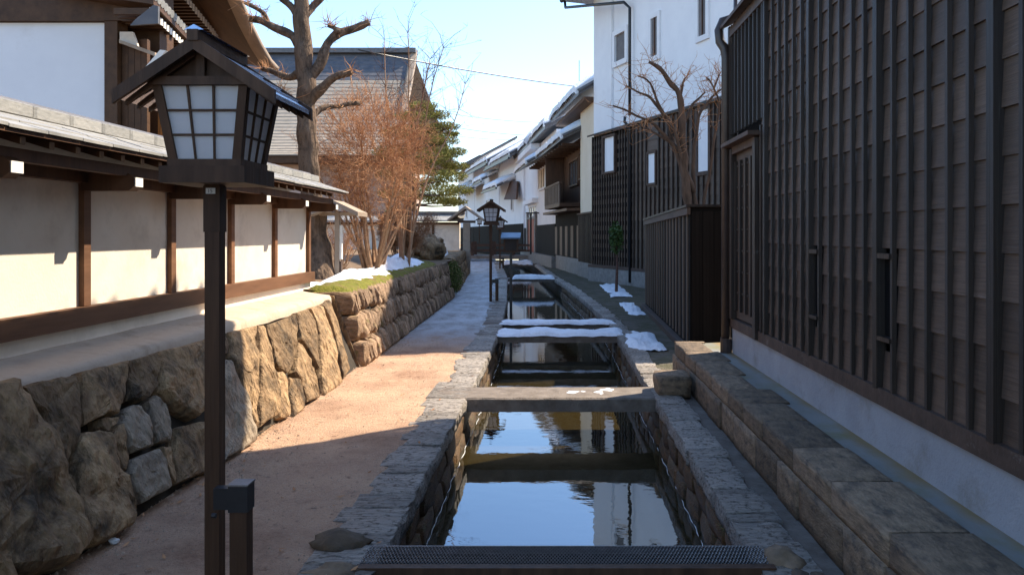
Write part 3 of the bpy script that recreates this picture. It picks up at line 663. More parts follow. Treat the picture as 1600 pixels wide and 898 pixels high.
# ================================================================== STREET LAMPS
def make_lamp(X, Y, label, detail=True):
    L = thing('street_lamp', (X, Y, 0), label, 'street lamp', 'lantern lamps along the canal path')
    Bx = lambda a, c: MB().box(a, c)
    Bx((-.051, -.033, -.05), (.012, .033, 1.82)).build('post', m_lamp, L, world=False)
    sl_ = Bx((-.055, -.037, 1.61), (.016, .037, 1.81)).build('post_sleeve', m_lamp, L, world=False)
    Bx((-.178, -.178, 1.815), (.178, .178, 1.885)).build('base_frame', m_lamp, L, world=False)
    Bx((-.155, -.155, 1.886), (.155, .155, 1.915)).build('sill', m_lamp, L, world=False)
    zb, zt, rb, rt_ = 1.915, 2.215, .152, .196
    for sx in (-1, 1):
        for sy in (-1, 1):
            b = MB(); w_ = .036
            def q(r, z): return [(sx * r, sy * r, z), (sx * (r - w_), sy * r, z), (sx * (r - w_), sy * (r - w_), z), (sx * r, sy * (r - w_), z)]
            b.hexa(q(rb, zb) + q(rt_, zt)); b.build('corner_post', m_lamp, L, world=False)
    Bx((-.21, -.21, 2.2155), (.21, .21, 2.25)).build('top_frame', m_lamp, L, world=False)
    for k in range(4):
        Rz = Matrix.Rotation(k * math.pi / 2, 4, 'Z')
        def pl(u, t, o=0):  # u -1..1 across, t 0..1 up, on the sloping side
            r = lerp(rb, rt_, t); return Rz @ Vector((u * (r - .034), -(r - .014) - o, lerp(zb, zt, t)))
        pn = MB(); pn.prism([pl(-1, 0), pl(1, 0), pl(1, 1), pl(-1, 1)], Rz @ Vector((0, .006, 0))); pane = pn.build('paper_pane', m_paper, L, world=False)
        mu = MB()
        for u in (-1 / 3, 1 / 3): mu.hexa([pl(u - .03, 0, .001), pl(u + .03, 0, .001), pl(u + .03, 0, .010), pl(u - .03, 0, .010), pl(u - .03, 1, .001), pl(u + .03, 1, .001), pl(u + .03, 1, .010), pl(u - .03, 1, .010)])
        for t in (1 / 3, 2 / 3): mu.hexa([pl(-1, t - .016, .002), pl(1, t - .016, .002), pl(1, t - .016, .008), pl(-1, t - .016, .008), pl(-1, t + .016, .002), pl(1, t + .016, .002), pl(1, t + .016, .008), pl(-1, t + .016, .008)])
        mu.build('muntin', m_lamp, pane, world=False)
    # gable roof, ridge along y
    zr, ze, hw, y0, y1 = 2.395, 2.175, .325, -.245, .245
    for s in (-1, 1):
        MB().hexa([(0, y0, zr - .02), (s * hw, y0, ze - .02), (s * hw, y1, ze - .02), (0, y1, zr - .02), (0, y0, zr), (s * hw, y0, ze), (s * hw, y1, ze), (0, y1, zr)]).build('roof_slope', m_roofl, L, world=False)
        for yy in (y0 - .012, y1 - .008): MB().hexa([(0, yy, zr - .045), (s * (hw + .005), yy, ze - .045), (s * (hw + .005), yy + .02, ze - .045), (0, yy + .02, zr - .045), (0, yy, zr + .012), (s * (hw + .005), yy, ze + .012), (s * (hw + .005), yy + .02, ze + .012), (0, yy + .02, zr + .012)]).build('bargeboard', m_lamp, L, world=False)
        if detail:
            st = MB()
            for k in range(1, 4):
                u = k / 4 + .06; xx = s * hw * u; z_ = lerp(zr, ze, u)
                st.hexa([(xx, y0 + .012, z_), (xx + s * .012, y0 + .012, z_ - .008), (xx + s * .012, y1 - .012, z_ - .008), (xx, y1 - .012, z_), (xx, y0 + .012, z_ + .009), (xx + s * .012, y0 + .012, z_ + .002), (xx + s * .012, y1 - .012, z_ + .002), (xx, y1 - .012, z_ + .009)])
            st.build('roof_seam', m_roofl, L, world=False)
            rf = MB()
            for k in range(5):
                yy = lerp(-.19, .19, k / 4); rf.hexa([(s * .02, yy - .01, zr - .06), (s * (hw - .02), yy - .01, ze - .042), (s * (hw - .02), yy + .01, ze - .042), (s * .02, yy + .01, zr - .06), (s * .02, yy - .01, zr - .021), (s * (hw - .02), yy - .01, ze - .0215), (s * (hw - .02), yy + .01, ze - .0215), (s * .02, yy + .01, zr - .021)])
            rf.build('eave_rafters', m_lamp, L, world=False)
    for yy in (-.17, .155):
        MB().prism([(-.2, yy, 2.251), (.2, yy, 2.251), (.0, yy, 2.375)], (0, .015, 0)).build('gable_board', m_lamp, L, world=False)
        MB().box((-.018, yy - .022, 2.251), (.018, yy + .037, 2.36)).build('king_post', m_lamp, L, world=False)
    MB().box((-.022, y0 - .02, zr - .01), (.022, y1 + .02, zr + .035)).build('ridge', m_lamp, L, world=False)
    MB().prism([(-.04, y0 - .005, zr + .036), (.04, y0 - .005, zr + .036), (0, y0 - .005, zr + .058)], (0, y1 - y0 + .01, 0)).build('ridge_cap', m_roofl, L, world=False)
    return L
lamp = make_lamp(-1.462, 3.5, 'tall foreground lantern lamp with number plate 15 on its post')
for (x, y, lb, zo, sc) in ((-1.49, 19.2, 'second lantern lamp standing halfway along the path beside the water', 0, 1), (-2.46, 37, 'lantern lamp half hidden behind the halfway lamp', 0, 1), (-6.2, 67, 'small distant lantern lamp behind the wooden bridge', .6, 1)):
    c = copy_tree(lamp); c.location = (x, y, zo); c['label'] = lb
plate = MB().box((-.042, -.041, 1.775), (-.002, -.0372, 1.80)).build('number_plate', m_plate, lamp, world=False)
cu = bpy.data.curves.new('number', 'FONT'); cu.body = '15'; cu.size = .023; cu.extrude = .0003; cu.materials.append(m_ink)
to = bpy.data.objects.new('number', cu); me = None
COL.objects.link(to); dg = bpy.context.evaluated_depsgraph_get(); me = bpy.data.meshes.new_from_object(to.evaluated_get(dg)); bpy.data.objects.remove(to)
no = bpy.data.objects.new('plate_number', me); COL.objects.link(no); no.parent = plate; no.location = (-.035, -.0415, 1.7795); no.rotation_euler = (R(90), 0, 0)
def make_bollard(X, Y, label):
    B = thing('bollard', (X, Y, 0), label, 'bollard', 'bollards beside the lamp posts')
    MB().box((-.036, -.036, -.05), (.036, .036, .43)).build('shaft', m_lamp, B, world=False)
    MB().box((-.041, -.041, .425), (.041, .041, .535)).build('collar', m_metal, B, world=False)
    MB().box((-.044, -.044, .536), (.044, .044, .543)).build('cap', m_grate, B, world=False)
    MB().box((-.112, -.02, .43), (-.0415, .03, .52)).build('bracket', m_metal, B, world=False)
    MB().tube([(-.112, -.03, .41), (-.095, -.03, .41)], .011, 8).build('bolt', m_metal, B, world=False)
    return B
bol = make_bollard(-1.335, 3.42, 'foreground bollard strapped to the numbered lamp post')
for x, y, lb in ((-1.36, 19.2, 'bollard next to the halfway lamp post'), (-2.33, 37, 'bollard next to the half hidden lamp post')):
    c = copy_tree(bol); c.location = (x, y, 0); c['label'] = lb
# sign box on a post
sb = thing('sign_box', (-.97, 18.2, 0), 'dark notice box with a blue roof on a post beside the canal', 'sign box')
MB().box((-1.0, 18.17, -.6), (-.94, 18.23, 1.25)).build('post', m_metal, sb)
MB().box((-1.13, 18.1, 1.19), (-.80, 18.3, 1.52)).build('box', m_lamp, sb)
MB().box((-1.09, 18.085, 1.23), (-.84, 18.098, 1.48)).build('notice_panel', m_black, sb)
MB().hexa([(-1.19, 18.0, 1.50), (-.75, 18.0, 1.50), (-.75, 18.36, 1.60), (-1.19, 18.36, 1.60), (-1.19, 18.0, 1.53), (-.75, 18.0, 1.53), (-.75, 18.36, 1.64), (-1.19, 18.36, 1.64)]).build('roof', m_blue, sb)

# ================================================================== BATTENED WALLS
cube_board = unit_cube('wall_board', m_board); cube_bat = unit_cube('batten', m_batten); cube_post = unit_cube('post', m_batten)
def lbox(root, name, mat, a, c): return MB().box(a, c).build(name, mat, root, world=False)
def framed_window(root, x0, x1, z0, z1, fw=.10, proud=.07, fmat=None, inner=None, bars=0, sill=True, y=0):
    fmat = fmat or m_white; inner = inner or m_dark
    fr = MB(); fr.box((x0 - fw, y - proud, z0 - fw), (x0, y - .002, z1 + fw)); fr.box((x1, y - proud, z0 - fw), (x1 + fw, y - .002, z1 + fw))
    fr.box((x0, y - proud, z1), (x1, y - .002, z1 + fw)); fr.box((x0, y - proud, z0 - fw), (x1, y - .002, z0))
    f = fr.build('window', fmat, root, world=False)
    MB().box((x0, y - .02, z0), (x1, y - .004, z1)).build('pane', inner, f, world=False)
    if bars:
        bb = MB()
        for k in range(1, bars + 1):
            xx = lerp(x0, x1, k / (bars + 1)); bb.box((xx - .02, y - .05, z0), (xx + .02, y - .022, z1))
        bb.build('window_bar', m_wood, f, world=False)
    return f
# ---- near storehouse; local x runs towards the camera, y into the building
ns = thing('storehouse', (1.95, 8.6, 0), 'large near storehouse clad in dark weathered boards and battens on a pale plinth', 'storehouse', rz=R(-90))
LEN = 11.0; Z0, Z1 = .70, 3.82; RH = .2075; BX = .2075
lbox(ns, 'backing', m_dark, (.02, .03, .62), (LEN, .20, 3.8))
lbox(ns, 'plinth', m_plinth, (0, -.03, .1), (LEN, .25, .605))
lbox(ns, 'sill_beam', m_sill, (-.02, -.055, .608), (LEN, .2, .705))
posts = [1.40 + 1.245 * k for k in range(0, 8)]
vents = [(2.72 - .0, 1.01, 1.46), (3.965, 1.01, 1.46)]     # slot vents: x of the cell centre
cellx = lambda p, i: p + BX * (i + .5)
vx = [(posts[1] + BX * 0.02 + .03, posts[1] + BX * .98), (posts[2] + BX * .02 + .03, posts[2] + BX * .98)]
nrow = int((Z1 - Z0) / RH)
def lap_board(root, xa, xb, z, th=.018, h=RH):
    inst('wall_board', cube_board, root, ((xa + xb) / 2, -.010 + rnd.uniform(-.003, .003), z + h / 2), (R(-3.6) + rnd.uniform(-.004, .004), rnd.uniform(-.0015, .0015), 0), (xb - xa, th, h + .022))
for r_ in range(nrow):
    z = Z0 + r_ * RH
    for k in range(len(posts) - 1):
        xa, xb = posts[k] + .02, posts[k + 1] - .02
        va, vb = (vx[k - 1] if k in (1, 2) else (0, 0))
        if k in (1, 2) and z + RH > 1.01 and z < 1.44: lap_board(ns, vb + .02, xb, z)
        else: lap_board(ns, xa, xb, z)
for k in range(len(posts)):
    inst('post', cube_post, ns, (posts[k], -.032, (Z0 + 4.2) / 2), (0, 0, 0), (.058, .060, 4.2 - Z0))
    if k < len(posts) - 1:
        for i in range(1, 6):
            inst('batten', cube_bat, ns, (posts[k] + BX * i + rnd.uniform(-.006, .006), -.036, (Z0 + Z1) / 2), (rnd.uniform(-.001, .001), rnd.uniform(-.0015, .0015), 0), (.027, .026, Z1 - Z0))
for (a, c) in vx:
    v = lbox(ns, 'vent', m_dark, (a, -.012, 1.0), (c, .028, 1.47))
    lbox(v, 'vent_frame', m_batten, (a, -.062, 1.46), (c, -.012, 1.49)); lbox(v, 'vent_frame', m_batten, (a, -.062, .985), (c, -.012, 1.01))
# far bay: narrow battens, door
for r_ in range(nrow):
    z = Z0 + r_ * RH
    if z > 2.62: lap_board(ns, .03, posts[0] - .03, z)
    elif z < 2.6: lap_board(ns, 1.19, posts[0] - .03, z)
for i in range(9):
    x = .09 + i * .155
    inst('batten', cube_bat, ns, (x, -.043, (2.66 + Z1) / 2), (0, 0, 0), (.03, .04, Z1 - 2.66))
inst('post', cube_post, ns, (.012, -.03, (Z0 + Z1) / 2), (0, 0, 0), (.07, .085, Z1 - Z0))
lbox(ns, 'batten', m_batten, (1.27, -.063, Z0), (1.30, -.023, 2.6))
dr = lbox(ns, 'door', m_board, (.16, -.018, .72), (.86, .022, 2.44))
for i in range(4): lbox(dr, 'door_batten', m_batten, (.17 + i * .216, -.046, .80), (.21 + i * .216, -.019, 2.36))
for i in range(7): lbox(dr, 'door_rail', m_batten, (.215, -.03, .98 + i * .22), (.815, -.0185, 1.0 + i * .22))
lbox(ns, 'door_frame', m_batten, (.06, -.075, .705), (.155, .02, 2.5)); lbox(ns, 'door_frame', m_batten, (1.08, -.085, .62), (1.18, .02, 2.5))
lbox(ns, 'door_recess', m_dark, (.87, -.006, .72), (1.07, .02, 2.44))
lbox(ns, 'door_hood', m_sill, (.03, -.16, 2.52), (1.22, .0, 2.56))
lbox(ns, 'door_lintel', m_sill, (.156, -.07, 2.44), (1.078, .02, 2.515))
# pent board at the top of the boarding, white upper storey and big eave above (unseen above the frame, shaped for the shadow they cast)
MB().hexa([(-.06, -.16, 3.80), (LEN, -.16, 3.80), (LEN, .05, 3.90), (-.06, .05, 3.90), (-.06, -.16, 3.835), (LEN, -.16, 3.835), (LEN, .05, 3.94), (-.06, .05, 3.94)]).build('pent_board', m_sill, ns, world=False)
lbox(ns, 'top_rail', m_board, (-.02, -.07, 3.70), (LEN, -.005, 3.798))
lbox(ns, 'upper_wall', m_white, (.02, .02, 3.9), (LEN, 8.0, 6.42))
lbox(ns, 'end_wall', m_black, (.01, .04, .1), (.05, 8.0, 3.8))
for s_, (a, c, za, zc) in enumerate(((-.80, 4.2, 6.40, 8.9), (8.9, 4.2, 6.40, 8.9))):
    MB().hexa([(-1.0, a, za), (LEN + .8, a, za), (LEN + .8, c, zc), (-1.0, c, zc), (-1.0, a, za + .22), (LEN + .8, a, za + .22), (LEN + .8, c, zc + .22), (-1.0, c, zc + .22)]).build('roof_slope', m_tiledk, ns, world=False)
b = MB()
for k in range(48):
    j_ = rnd.uniform(-.16, .07); b.tube([(-1.0 + .27 * k, -.82 + j_, 6.54 + j_ * .5), (-1.0 + .27 * k + rnd.uniform(-.05, .05), -.45, 6.80)], rnd.uniform(.05, .10), 7)
b.build('eave_tile_end', m_tiledk, ns, world=False, kind='stuff')  # unseen tile ends, uneven to give the cast shadow a ragged edge
# rainwater pipe
dp = MB(); P0 = Vector((1.90, 8.78, 0))
dp.tube([(1.86, 8.625, .33), (1.86, 8.625, 3.50), (1.845, 8.63, 3.60), (1.80, 8.65, 3.68), (1.79, 8.66, 3.80), (1.83, 8.67, 3.90), (2.0, 8.67, 3.98), (2.03, 8.66, 6.4)], .052, 10)
dpo = dp.build('downpipe', m_pipe, ns, smooth=True)
MB().tube([(1.86, 8.625, .326), (1.86, 8.625, .48)], .064, 10).build('pipe_shoe', m_pipe, dpo)

# ---- batten enclosure
en = thing('wooden_enclosure', (1.88, 10.9, 0), 'low black wooden enclosure with vertical battens between storehouses', 'enclosure')
EX0, EY0, EX1, EY1, EH = 1.86, 10.9, 2.02, 17.6, 1.97
def exf(t): return lerp(EX0, EX1, t) + .0
b = MB(); b.hexa([(EX0, EY0, .05), (EX0 + .9, EY0, .05), (EX1 + .9, EY1, .05), (EX1, EY1, .05), (EX0, EY0, EH), (EX0 + .9, EY0, EH), (EX1 + .9, EY1, EH - .07), (EX1, EY1, EH - .07)])
b.build('panel', m_pitch, en)
bt = unit_cube('batten', M('worn_batten', (.07, .048, .034), (.17, .12, .088), 8, .6, .3, 30, (1, 1, .1), rv=.3))
for k in range(17):
    t = (k + .5) / 17; inst('batten', bt, en, (exf(t) - .010 - 1.88, lerp(EY0, EY1, t) - 10.9, (EH + .1) / 2 - .02), (0, 0, 0), (.026, .05, EH - .16))
MB().hexa([(EX0 - .06, EY0 - .04, EH + .002), (EX0 + .95, EY0 - .04, EH + .002), (EX1 + .95, EY1, EH - .066), (EX1 - .06, EY1, EH - .066), (EX0 - .06, EY0 - .04, EH + .035), (EX0 + .95, EY0 - .04, EH + .035), (EX1 + .95, EY1, EH - .03), (EX1 - .06, EY1, EH - .03)]).build('cap_board', m_batten, en)
MB().hexa([(EX0 - .045, EY0 - .02, EH - .10), (EX0, EY0 - .02, EH - .10), (EX1, EY1, EH - .17), (EX1 - .045, EY1, EH - .17), (EX0 - .045, EY0 - .02, EH - .002), (EX0, EY0 - .02, EH - .002), (EX1, EY1, EH - .07), (EX1 - .045, EY1, EH - .07)]).build('top_rail', m_sill, en)
MB().hexa([(EX0 - .10, EY0 - .05, -.02), (EX0 + .1, EY0 - .05, -.02), (EX1 + .1, EY1, -.02), (EX1 - .10, EY1, -.02), (EX0 - .10, EY0 - .05, .07), (EX0 + .1, EY0 - .05, .07), (EX1 + .1, EY1, .07), (EX1 - .10, EY1, .07)]).build('foot_board', m_sill, en)
lb_ = bevel_box(.02, 'end_board', m_pitch)
for k in range(6): inst('end_board', lb_, en, (.075 + .15 * k, -.012, EH / 2), (0, 0, 0), (.145, .024, EH - .12))

# ---- tall white storehouse, rotated
def wframe(x0, y0, x1, y1): return math.atan2(y1 - y0, x1 - x0)
AX, AY, BXx, BYy = 1.34, 28.0, 5.79, 16.3
ks = thing('tall_storehouse', (AX, AY, 0), 'tall white plastered storehouse with dark batten cladding below', 'storehouse', rz=wframe(AX, AY, BXx, BYy))
KL = math.hypot(BXx - AX, BYy - AY); KT = 9.9
def kx(px, off=0):  # local x on the front face seen at column px
    u = (px - CX) / F; dx, dy = (BXx - AX) / KL, (BYy - AY) / KL
    return (u * AY - AX) / (dx - u * dy)
def ky(px): dx, dy = (BXx - AX) / KL, (BYy - AY) / KL; return AY + kx(px) * dy
xs = kx(990)
lbox(ks, 'wall_far_bay', m_white, (0, .16, .4), (xs, 7, KT)); lbox(ks, 'wall_main_bay', m_white, (xs, .0, .4), (KL, 7, KT))
lbox(ks, 'corner_pier', m_white, (-.02, .08, 4.95), (kx(952), .158, KT))
lbox(ks, 'foundation', m_conc, (-.05, -.12, -.1), (KL, .3, .46))
lbox(ks, 'ground_sill', m_sill, (-.04, -.13, .462), (KL, .1, .56))
SZ = 4.98
for k in range(15):
    z = .56 + k * (SZ - .56) / 15
    for (a, c, yo) in ((0, xs - .04, .06), (xs + .04, 7.4, -.04), (7.4, KL, -.04)):
        o = inst('wall_board', cube_board, ks, ((a + c) / 2, yo - .02, z + .15), (R(-3), 0, 0), (c - a - .01, .02, .31))
kskip = [sorted((kx(a), kx(c))) for a, c in ((943, 964), (1015, 1030), (1093, 1114))]
x = .05
while x < KL:
    yo = .06 if x < xs else -.04
    q_ = next((i for i, (a, c) in enumerate(kskip) if a - .05 < x < c + .05), None)
    if q_ is not None:
        zb_ = zz((270, 290, 272)[q_], ky((953, 1022, 1103)[q_])) - .05
        inst('batten', cube_bat, ks, (x, yo - .055, (.56 + zb_) / 2), (0, 0, 0), (.05, .05, zb_ - .56)); x += .20 if x < xs else .27; continue
    inst('batten', cube_bat, ks, (x, yo - .055, (.56 + SZ) / 2), (0, 0, 0), (.05, .05, SZ - .56)); x += .20 if x < xs else .27
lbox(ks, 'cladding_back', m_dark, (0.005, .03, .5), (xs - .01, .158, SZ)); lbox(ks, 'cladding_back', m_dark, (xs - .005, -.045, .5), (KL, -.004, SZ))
MB().hexa([(-.05, -.16, SZ), (KL, -.22, SZ), (KL, .0, SZ + .1), (-.05, .15, SZ + .1), (-.05, -.16, SZ + .06), (KL, -.22, SZ + .06), (KL, -.005, SZ + .15), (-.05, .15, SZ + .15)]).build('cladding_cap', m_batten, ks, world=False)
def kwin(p0, p1, y0, y1, **kw):
    Yd = ky((p0 + p1) / 2); a, c = sorted((kx(p0), kx(p1))); return framed_window(ks, a, c, zz(y1, Yd), zz(y0, Yd), **kw)
kwin(957, 973, 52, 94, fw=.16, proud=.10, y=.16, inner=m_shut); kwin(1019, 1029, 28, 88, fw=.14, proud=.06, inner=m_shut, bars=1); kwin(1093, 1105, -20, 56, fw=.14, proud=.06, inner=m_shut, bars=1)
kwin(945, 962, 214, 268, fw=.07, proud=.10, inner=m_white, fmat=m_sill, y=.02); kwin(1017, 1028, 240, 286, fw=.07, proud=.06, inner=m_white, fmat=m_sill, y=-.06)
kwin(1095, 1112, 172, 268, fw=.10, proud=.06, inner=m_white, fmat=m_sill, y=-.06)
b = MB(); b.box((-.9, -.75, KT), (KL + .5, 3.5, KT + .25)); b.build('eave', m_batten, ks, world=False)
MB().hexa([(-.9, -.8, KT + .25), (KL + .5, -.8, KT + .25), (KL + .5, 3.5, KT + 2.0), (-.9, 3.5, KT + 2.0), (-.9, -.8, KT + .4), (KL + .5, -.8, KT + .4), (KL + .5, 3.5, KT + 2.2), (-.9, 3.5, KT + 2.2)]).build('roof_slope', m_tiledk, ks, world=False)
MB().hexa([(-.9, 3.5, KT + 2.0), (KL + .5, 3.5, KT + 2.0), (KL + .5, 7.8, KT + .25), (-.9, 7.8, KT + .25), (-.9, 3.5, KT + 2.2), (KL + .5, 3.5, KT + 2.2), (KL + .5, 7.8, KT + .4), (-.9, 7.8, KT + .4)]).build('roof_slope', m_tiledk, ks, world=False)
pp = MB(); xp = xs - .03
pp.tube([(-.75, -.72, KT - .02), (-.75, -.70, KT - .25), (xp - .15, -.25, KT - 1.05), (xp, -.12, KT - 1.25), (xp, -.12, 5.3)], .05, 8); pp.build('downpipe', m_metal, ks, smooth=True, world=False)
MB().tube([(-.85, -.8, KT + .02), (xs, -.8, KT + .05)], .09, 8).build('gutter', m_metal, ks, world=False)
pp = MB(); pp.tube([(xp, -.28, 5.25), (xp, -.30, 5.1), (xp + .05, -.14, 4.9), (xp + .05, -.14, .1)], .05, 8); pp.build('downpipe', m_metal, ks, smooth=True, world=False)

# ================================================================== STREET HOUSES BEYOND
SX0, SY0, SX1, SY1 = -1.6, 50.0, 1.43, 28.5
SR = wframe(SX0, SY0, SX1, SY1); SLn = math.hypot(SX1 - SX0, SY1 - SY0)
def sl_x(px):
    u = (px - CX) / F; dx, dy = (SX1 - SX0) / SLn, (SY1 - SY0) / SLn
    return (u * SY0 - SX0) / (dx - u * dy)
def sl_y(px): return SY0 + sl_x(px) * (SY1 - SY0) / SLn
def house(name, x0, label, cat='house'):
    d = Vector((SX1 - SX0, SY1 - SY0, 0)).normalized(); p = Vector((SX0, SY0, 0)) + d * x0
    return thing(name, p, label, cat, rz=SR)
def snowy_roof(root, x0, x1, y0, z0, y1, z1, th=.14, mat=None, snow=True, sn_th=.22, sx0=None, sx1=None):
    mat = mat or m_tiledk
    r_ = MB().hexa([(x0, y0, z0), (x1, y0, z0), (x1, y1, z1), (x0, y1, z1), (x0, y0, z0 + th), (x1, y0, z0 + th), (x1, y1, z1 + th), (x0, y1, z1 + th)]).build('roof', mat, root, world=False)
    n = int((x1 - x0) / .34); tb = MB()
    for k in range(n + 1):
        x = lerp(x0, x1, k / n); tb.tube([(x, y0 - .02, z0 + th), (x, lerp(y0, y1, .3), lerp(z0, z1, .3) + th)], .07, 6)
    tb.build('roof_tile', mat, r_, world=False, kind='stuff')
    if snow:
        b = MB(); rows = []; a = x0 if sx0 is None else sx0; c = x1 if sx1 is None else sx1; m_ = max(8, int((c - a) / .35))
        for i in range(m_ + 1):
            x = lerp(a, c, i / m_); row = []
            for j in range(8):
                t = j / 7; e = (1 if 0 < i < m_ else .3) * (1 if j < 7 else .15) * (.8 if j == 0 else 1)
                nz_ = noise.fractal(Vector((x * 1.2, t * 3, z0)), 1, 2, 3)
                row.append((x, lerp(y0 - .10 + .25 * max(0, nz_), y1, t), lerp(z0, z1, t) + th + .02 + sn_th * e * (1 + .5 * nz_)))
            rows.append(row)
        rows = [[(p[0], p[1], p[2]) for p in r] for r in rows]
        b.grid(rows); a_ = [(p[0], p[1] + .0, p[2] - .3 if k else p[2] - .2) for k, p in enumerate(rows[0])]
        b.grid([[(r[0][0], r[0][1], r[0][2] - .22) for r in rows], [r[0] for r in rows]])
        b.grid([[(p[0], p[1], p[2] - .22) for p in rows[0]], rows[0]]); b.grid([rows[-1], [(p[0], p[1], p[2] - .22) for p in rows[-1]]])
        b.build('roof_snow', m_snow, r_, smooth=True, world=False)
    return r_
# cream house next to the tall storehouse
ax0 = sl_x(907); L = SLn - ax0 + .3
hc = house('cream_house', ax0, 'narrow cream plastered house with dark battens, beside the tall storehouse', 'house')
lbox(hc, 'wall', m_cream, (0, 0, .3), (L, 6, 6.4)); lbox(hc, 'foundation', m_conc, (-.1, -.1, -.1), (L, .2, .55))
lbox(hc, 'cladding', m_pitch, (-.02, -.06, .55), (L, -.002, 2.35))
for k in range(12): inst('batten', cube_bat, hc, (L * (k + .5) / 12, -.085, 1.45), (0, 0, 0), (.05, .05, 1.8))
lbox(hc, 'cladding_cap', m_sill, (-.04, -.14, 2.352), (L, .05, 2.41))
snowy_roof(hc, -4.0, L, -.6, 6.5, 3.5, 8.9, th=.14, sn_th=.35)
lbox(hc, 'eave_soffit', m_wood, (-4.0, -.4, 6.32), (L, .4, 6.44))
MB().hexa([(-.05, .3, 6.3), (0, .3, 6.3), (0, 3.5, 6.3), (-.05, 3.5, 6.3), (-.05, .3, 6.6), (0, .3, 6.6), (0, 3.5, 8.7), (-.05, 3.5, 8.7)]).build('gable_wall', m_cream, hc, world=False)
# brown balcony house
x0, x1 = sl_x(868), sl_x(907); L = x1 - x0
hd = house('wooden_house', x0, 'brown timber house with a projecting upstairs balcony under a snowy eave', 'house')
lbox(hd, 'wall', m_wood, (0, .35, .3), (L, 6, 5.6)); lbox(hd, 'foundation', m_conc, (-.1, .0, -.1), (L, .6, .62))
lbox(hd, 'lower_wall', m_pitch, (0, .0, .62), (L - .02, .34, 2.5))
for k in range(9): lbox(hd, 'panel_board', m_pitch if k % 2 else m_wood, (L * k / 9 + .03, -.03, .66), (L * (k + 1) / 9 - .03, -.002, 1.95))
lbox(hd, 'pent_roof', m_wood, (-.4, -.55, 2.52), (L, .3, 2.62))
bal = lbox(hd, 'balcony', m_wood, (.25, -.55, 2.75), (L * .72, .33, 2.9)); lbox(bal, 'balcony_panel', m_sill, (.25, -.55, 2.9), (L * .72, -.5, 3.7))
for k in range(10): lbox(bal, 'balcony_slat', m_wood, (.3 + k * (L * .72 - .4) / 10, -.565, 2.92), (.36 + k * (L * .72 - .4) / 10, -.551, 3.66))
lbox(bal, 'balcony_rail', m_wood, (.2, -.58, 3.7), (L * .74, -.46, 3.78))
framed_window(hd, L * .35, L * .66, 3.75, 4.75, fw=.08, proud=.10, fmat=m_wood, inner=m_glass, bars=2, y=.35)
framed_window(hd, L * .72, L * .97, 3.9, 4.9, fw=.07, proud=.10, fmat=m_wood, inner=m_cream, bars=4, y=.35)
lbox(hd, 'side_screen', m_wood, (.2, -.5, 3.0), (.3, .34, 5.2))
snowy_roof(hd, -6.0, L + .1, -.7, 5.3, 3.5, 7.3, th=.12, sn_th=.30)
for k in range(14): MB().box((-5.8 + k * (L + 5.8) / 14, -.62, 5.14), (-5.7 + k * (L + 5.8) / 14, .35, 5.24)).build('eave_rafter', m_wood, hd, world=False)
# white house with red door
x0, x1 = sl_x(817), sl_x(868); L = x1 - x0
he = house('white_house', x0, 'white plastered house with a red door and a small snowy awning', 'house')
lbox(he, 'wall', m_white, (0, .05, .3), (L, 7, 6.6)); lbox(he, 'foundation', m_conc, (-.2, -.2, -.1), (L, .3, .55))
dx0, dx1 = sl_x(826) - x0, sl_x(837) - x0
lbox(he, 'cladding', m_pitch, (dx1 + .5, -.03, .55), (L, .048, 2.1)); lbox(he, 'cladding', m_pitch, (0, -.03, .55), (dx0 - .5, .048, 2.0))
d_ = lbox(he, 'door', m_red, (dx0, -.02, .5), (dx1, .048, 2.5)); lbox(d_, 'door_frame', m_conc, (dx0 - .5, -.10, .5), (dx0, .048, 2.9)); lbox(d_, 'door_frame', m_conc, (dx1, -.10, .5), (dx1 + .4, .048, 2.9)); lbox(d_, 'door_lintel', m_conc, (dx0, -.10, 2.5), (dx1, .048, 2.62))
for k in range(3): framed_window(he, dx0 + .2 + k * (dx1 - dx0) / 3, dx0 + .2 + (k + .6) * (dx1 - dx0) / 3, 2.72, 3.2, fw=.05, proud=.05, inner=m_glass, y=.05)
lbox(he, 'door_cornice', m_white, (dx0 - .8, -.28, 3.4), (dx1 + .8, .048, 3.65))
fw_ = framed_window(he, sl_x(842) - x0, sl_x(852) - x0, 4.1, 5.1, fw=.12, proud=.1, inner=m_cream, bars=2, y=.05)
snowy_roof(he, sl_x(838) - x0, sl_x(862) - x0, -1.2, 5.05, .05, 5.75, th=.10, sn_th=.22)
lbox(he, 'awning_bracket', m_metal, (dx1 + 1.2, -.7, 2.75), (dx1 + 1.3, .04, 2.82)); lbox(he, 'drain_post', m_metal, (dx1 + 1.4, -.5, .5), (dx1 + 1.5, -.4, 2.8))
lbox(he, 'cornice', m_white, (-.6, -.5, 6.3), (L * .6, .0, 6.6))
snowy_roof(he, -1.0, L, -.5, 6.6, 3.5, 8.3, th=.18, sn_th=.40)
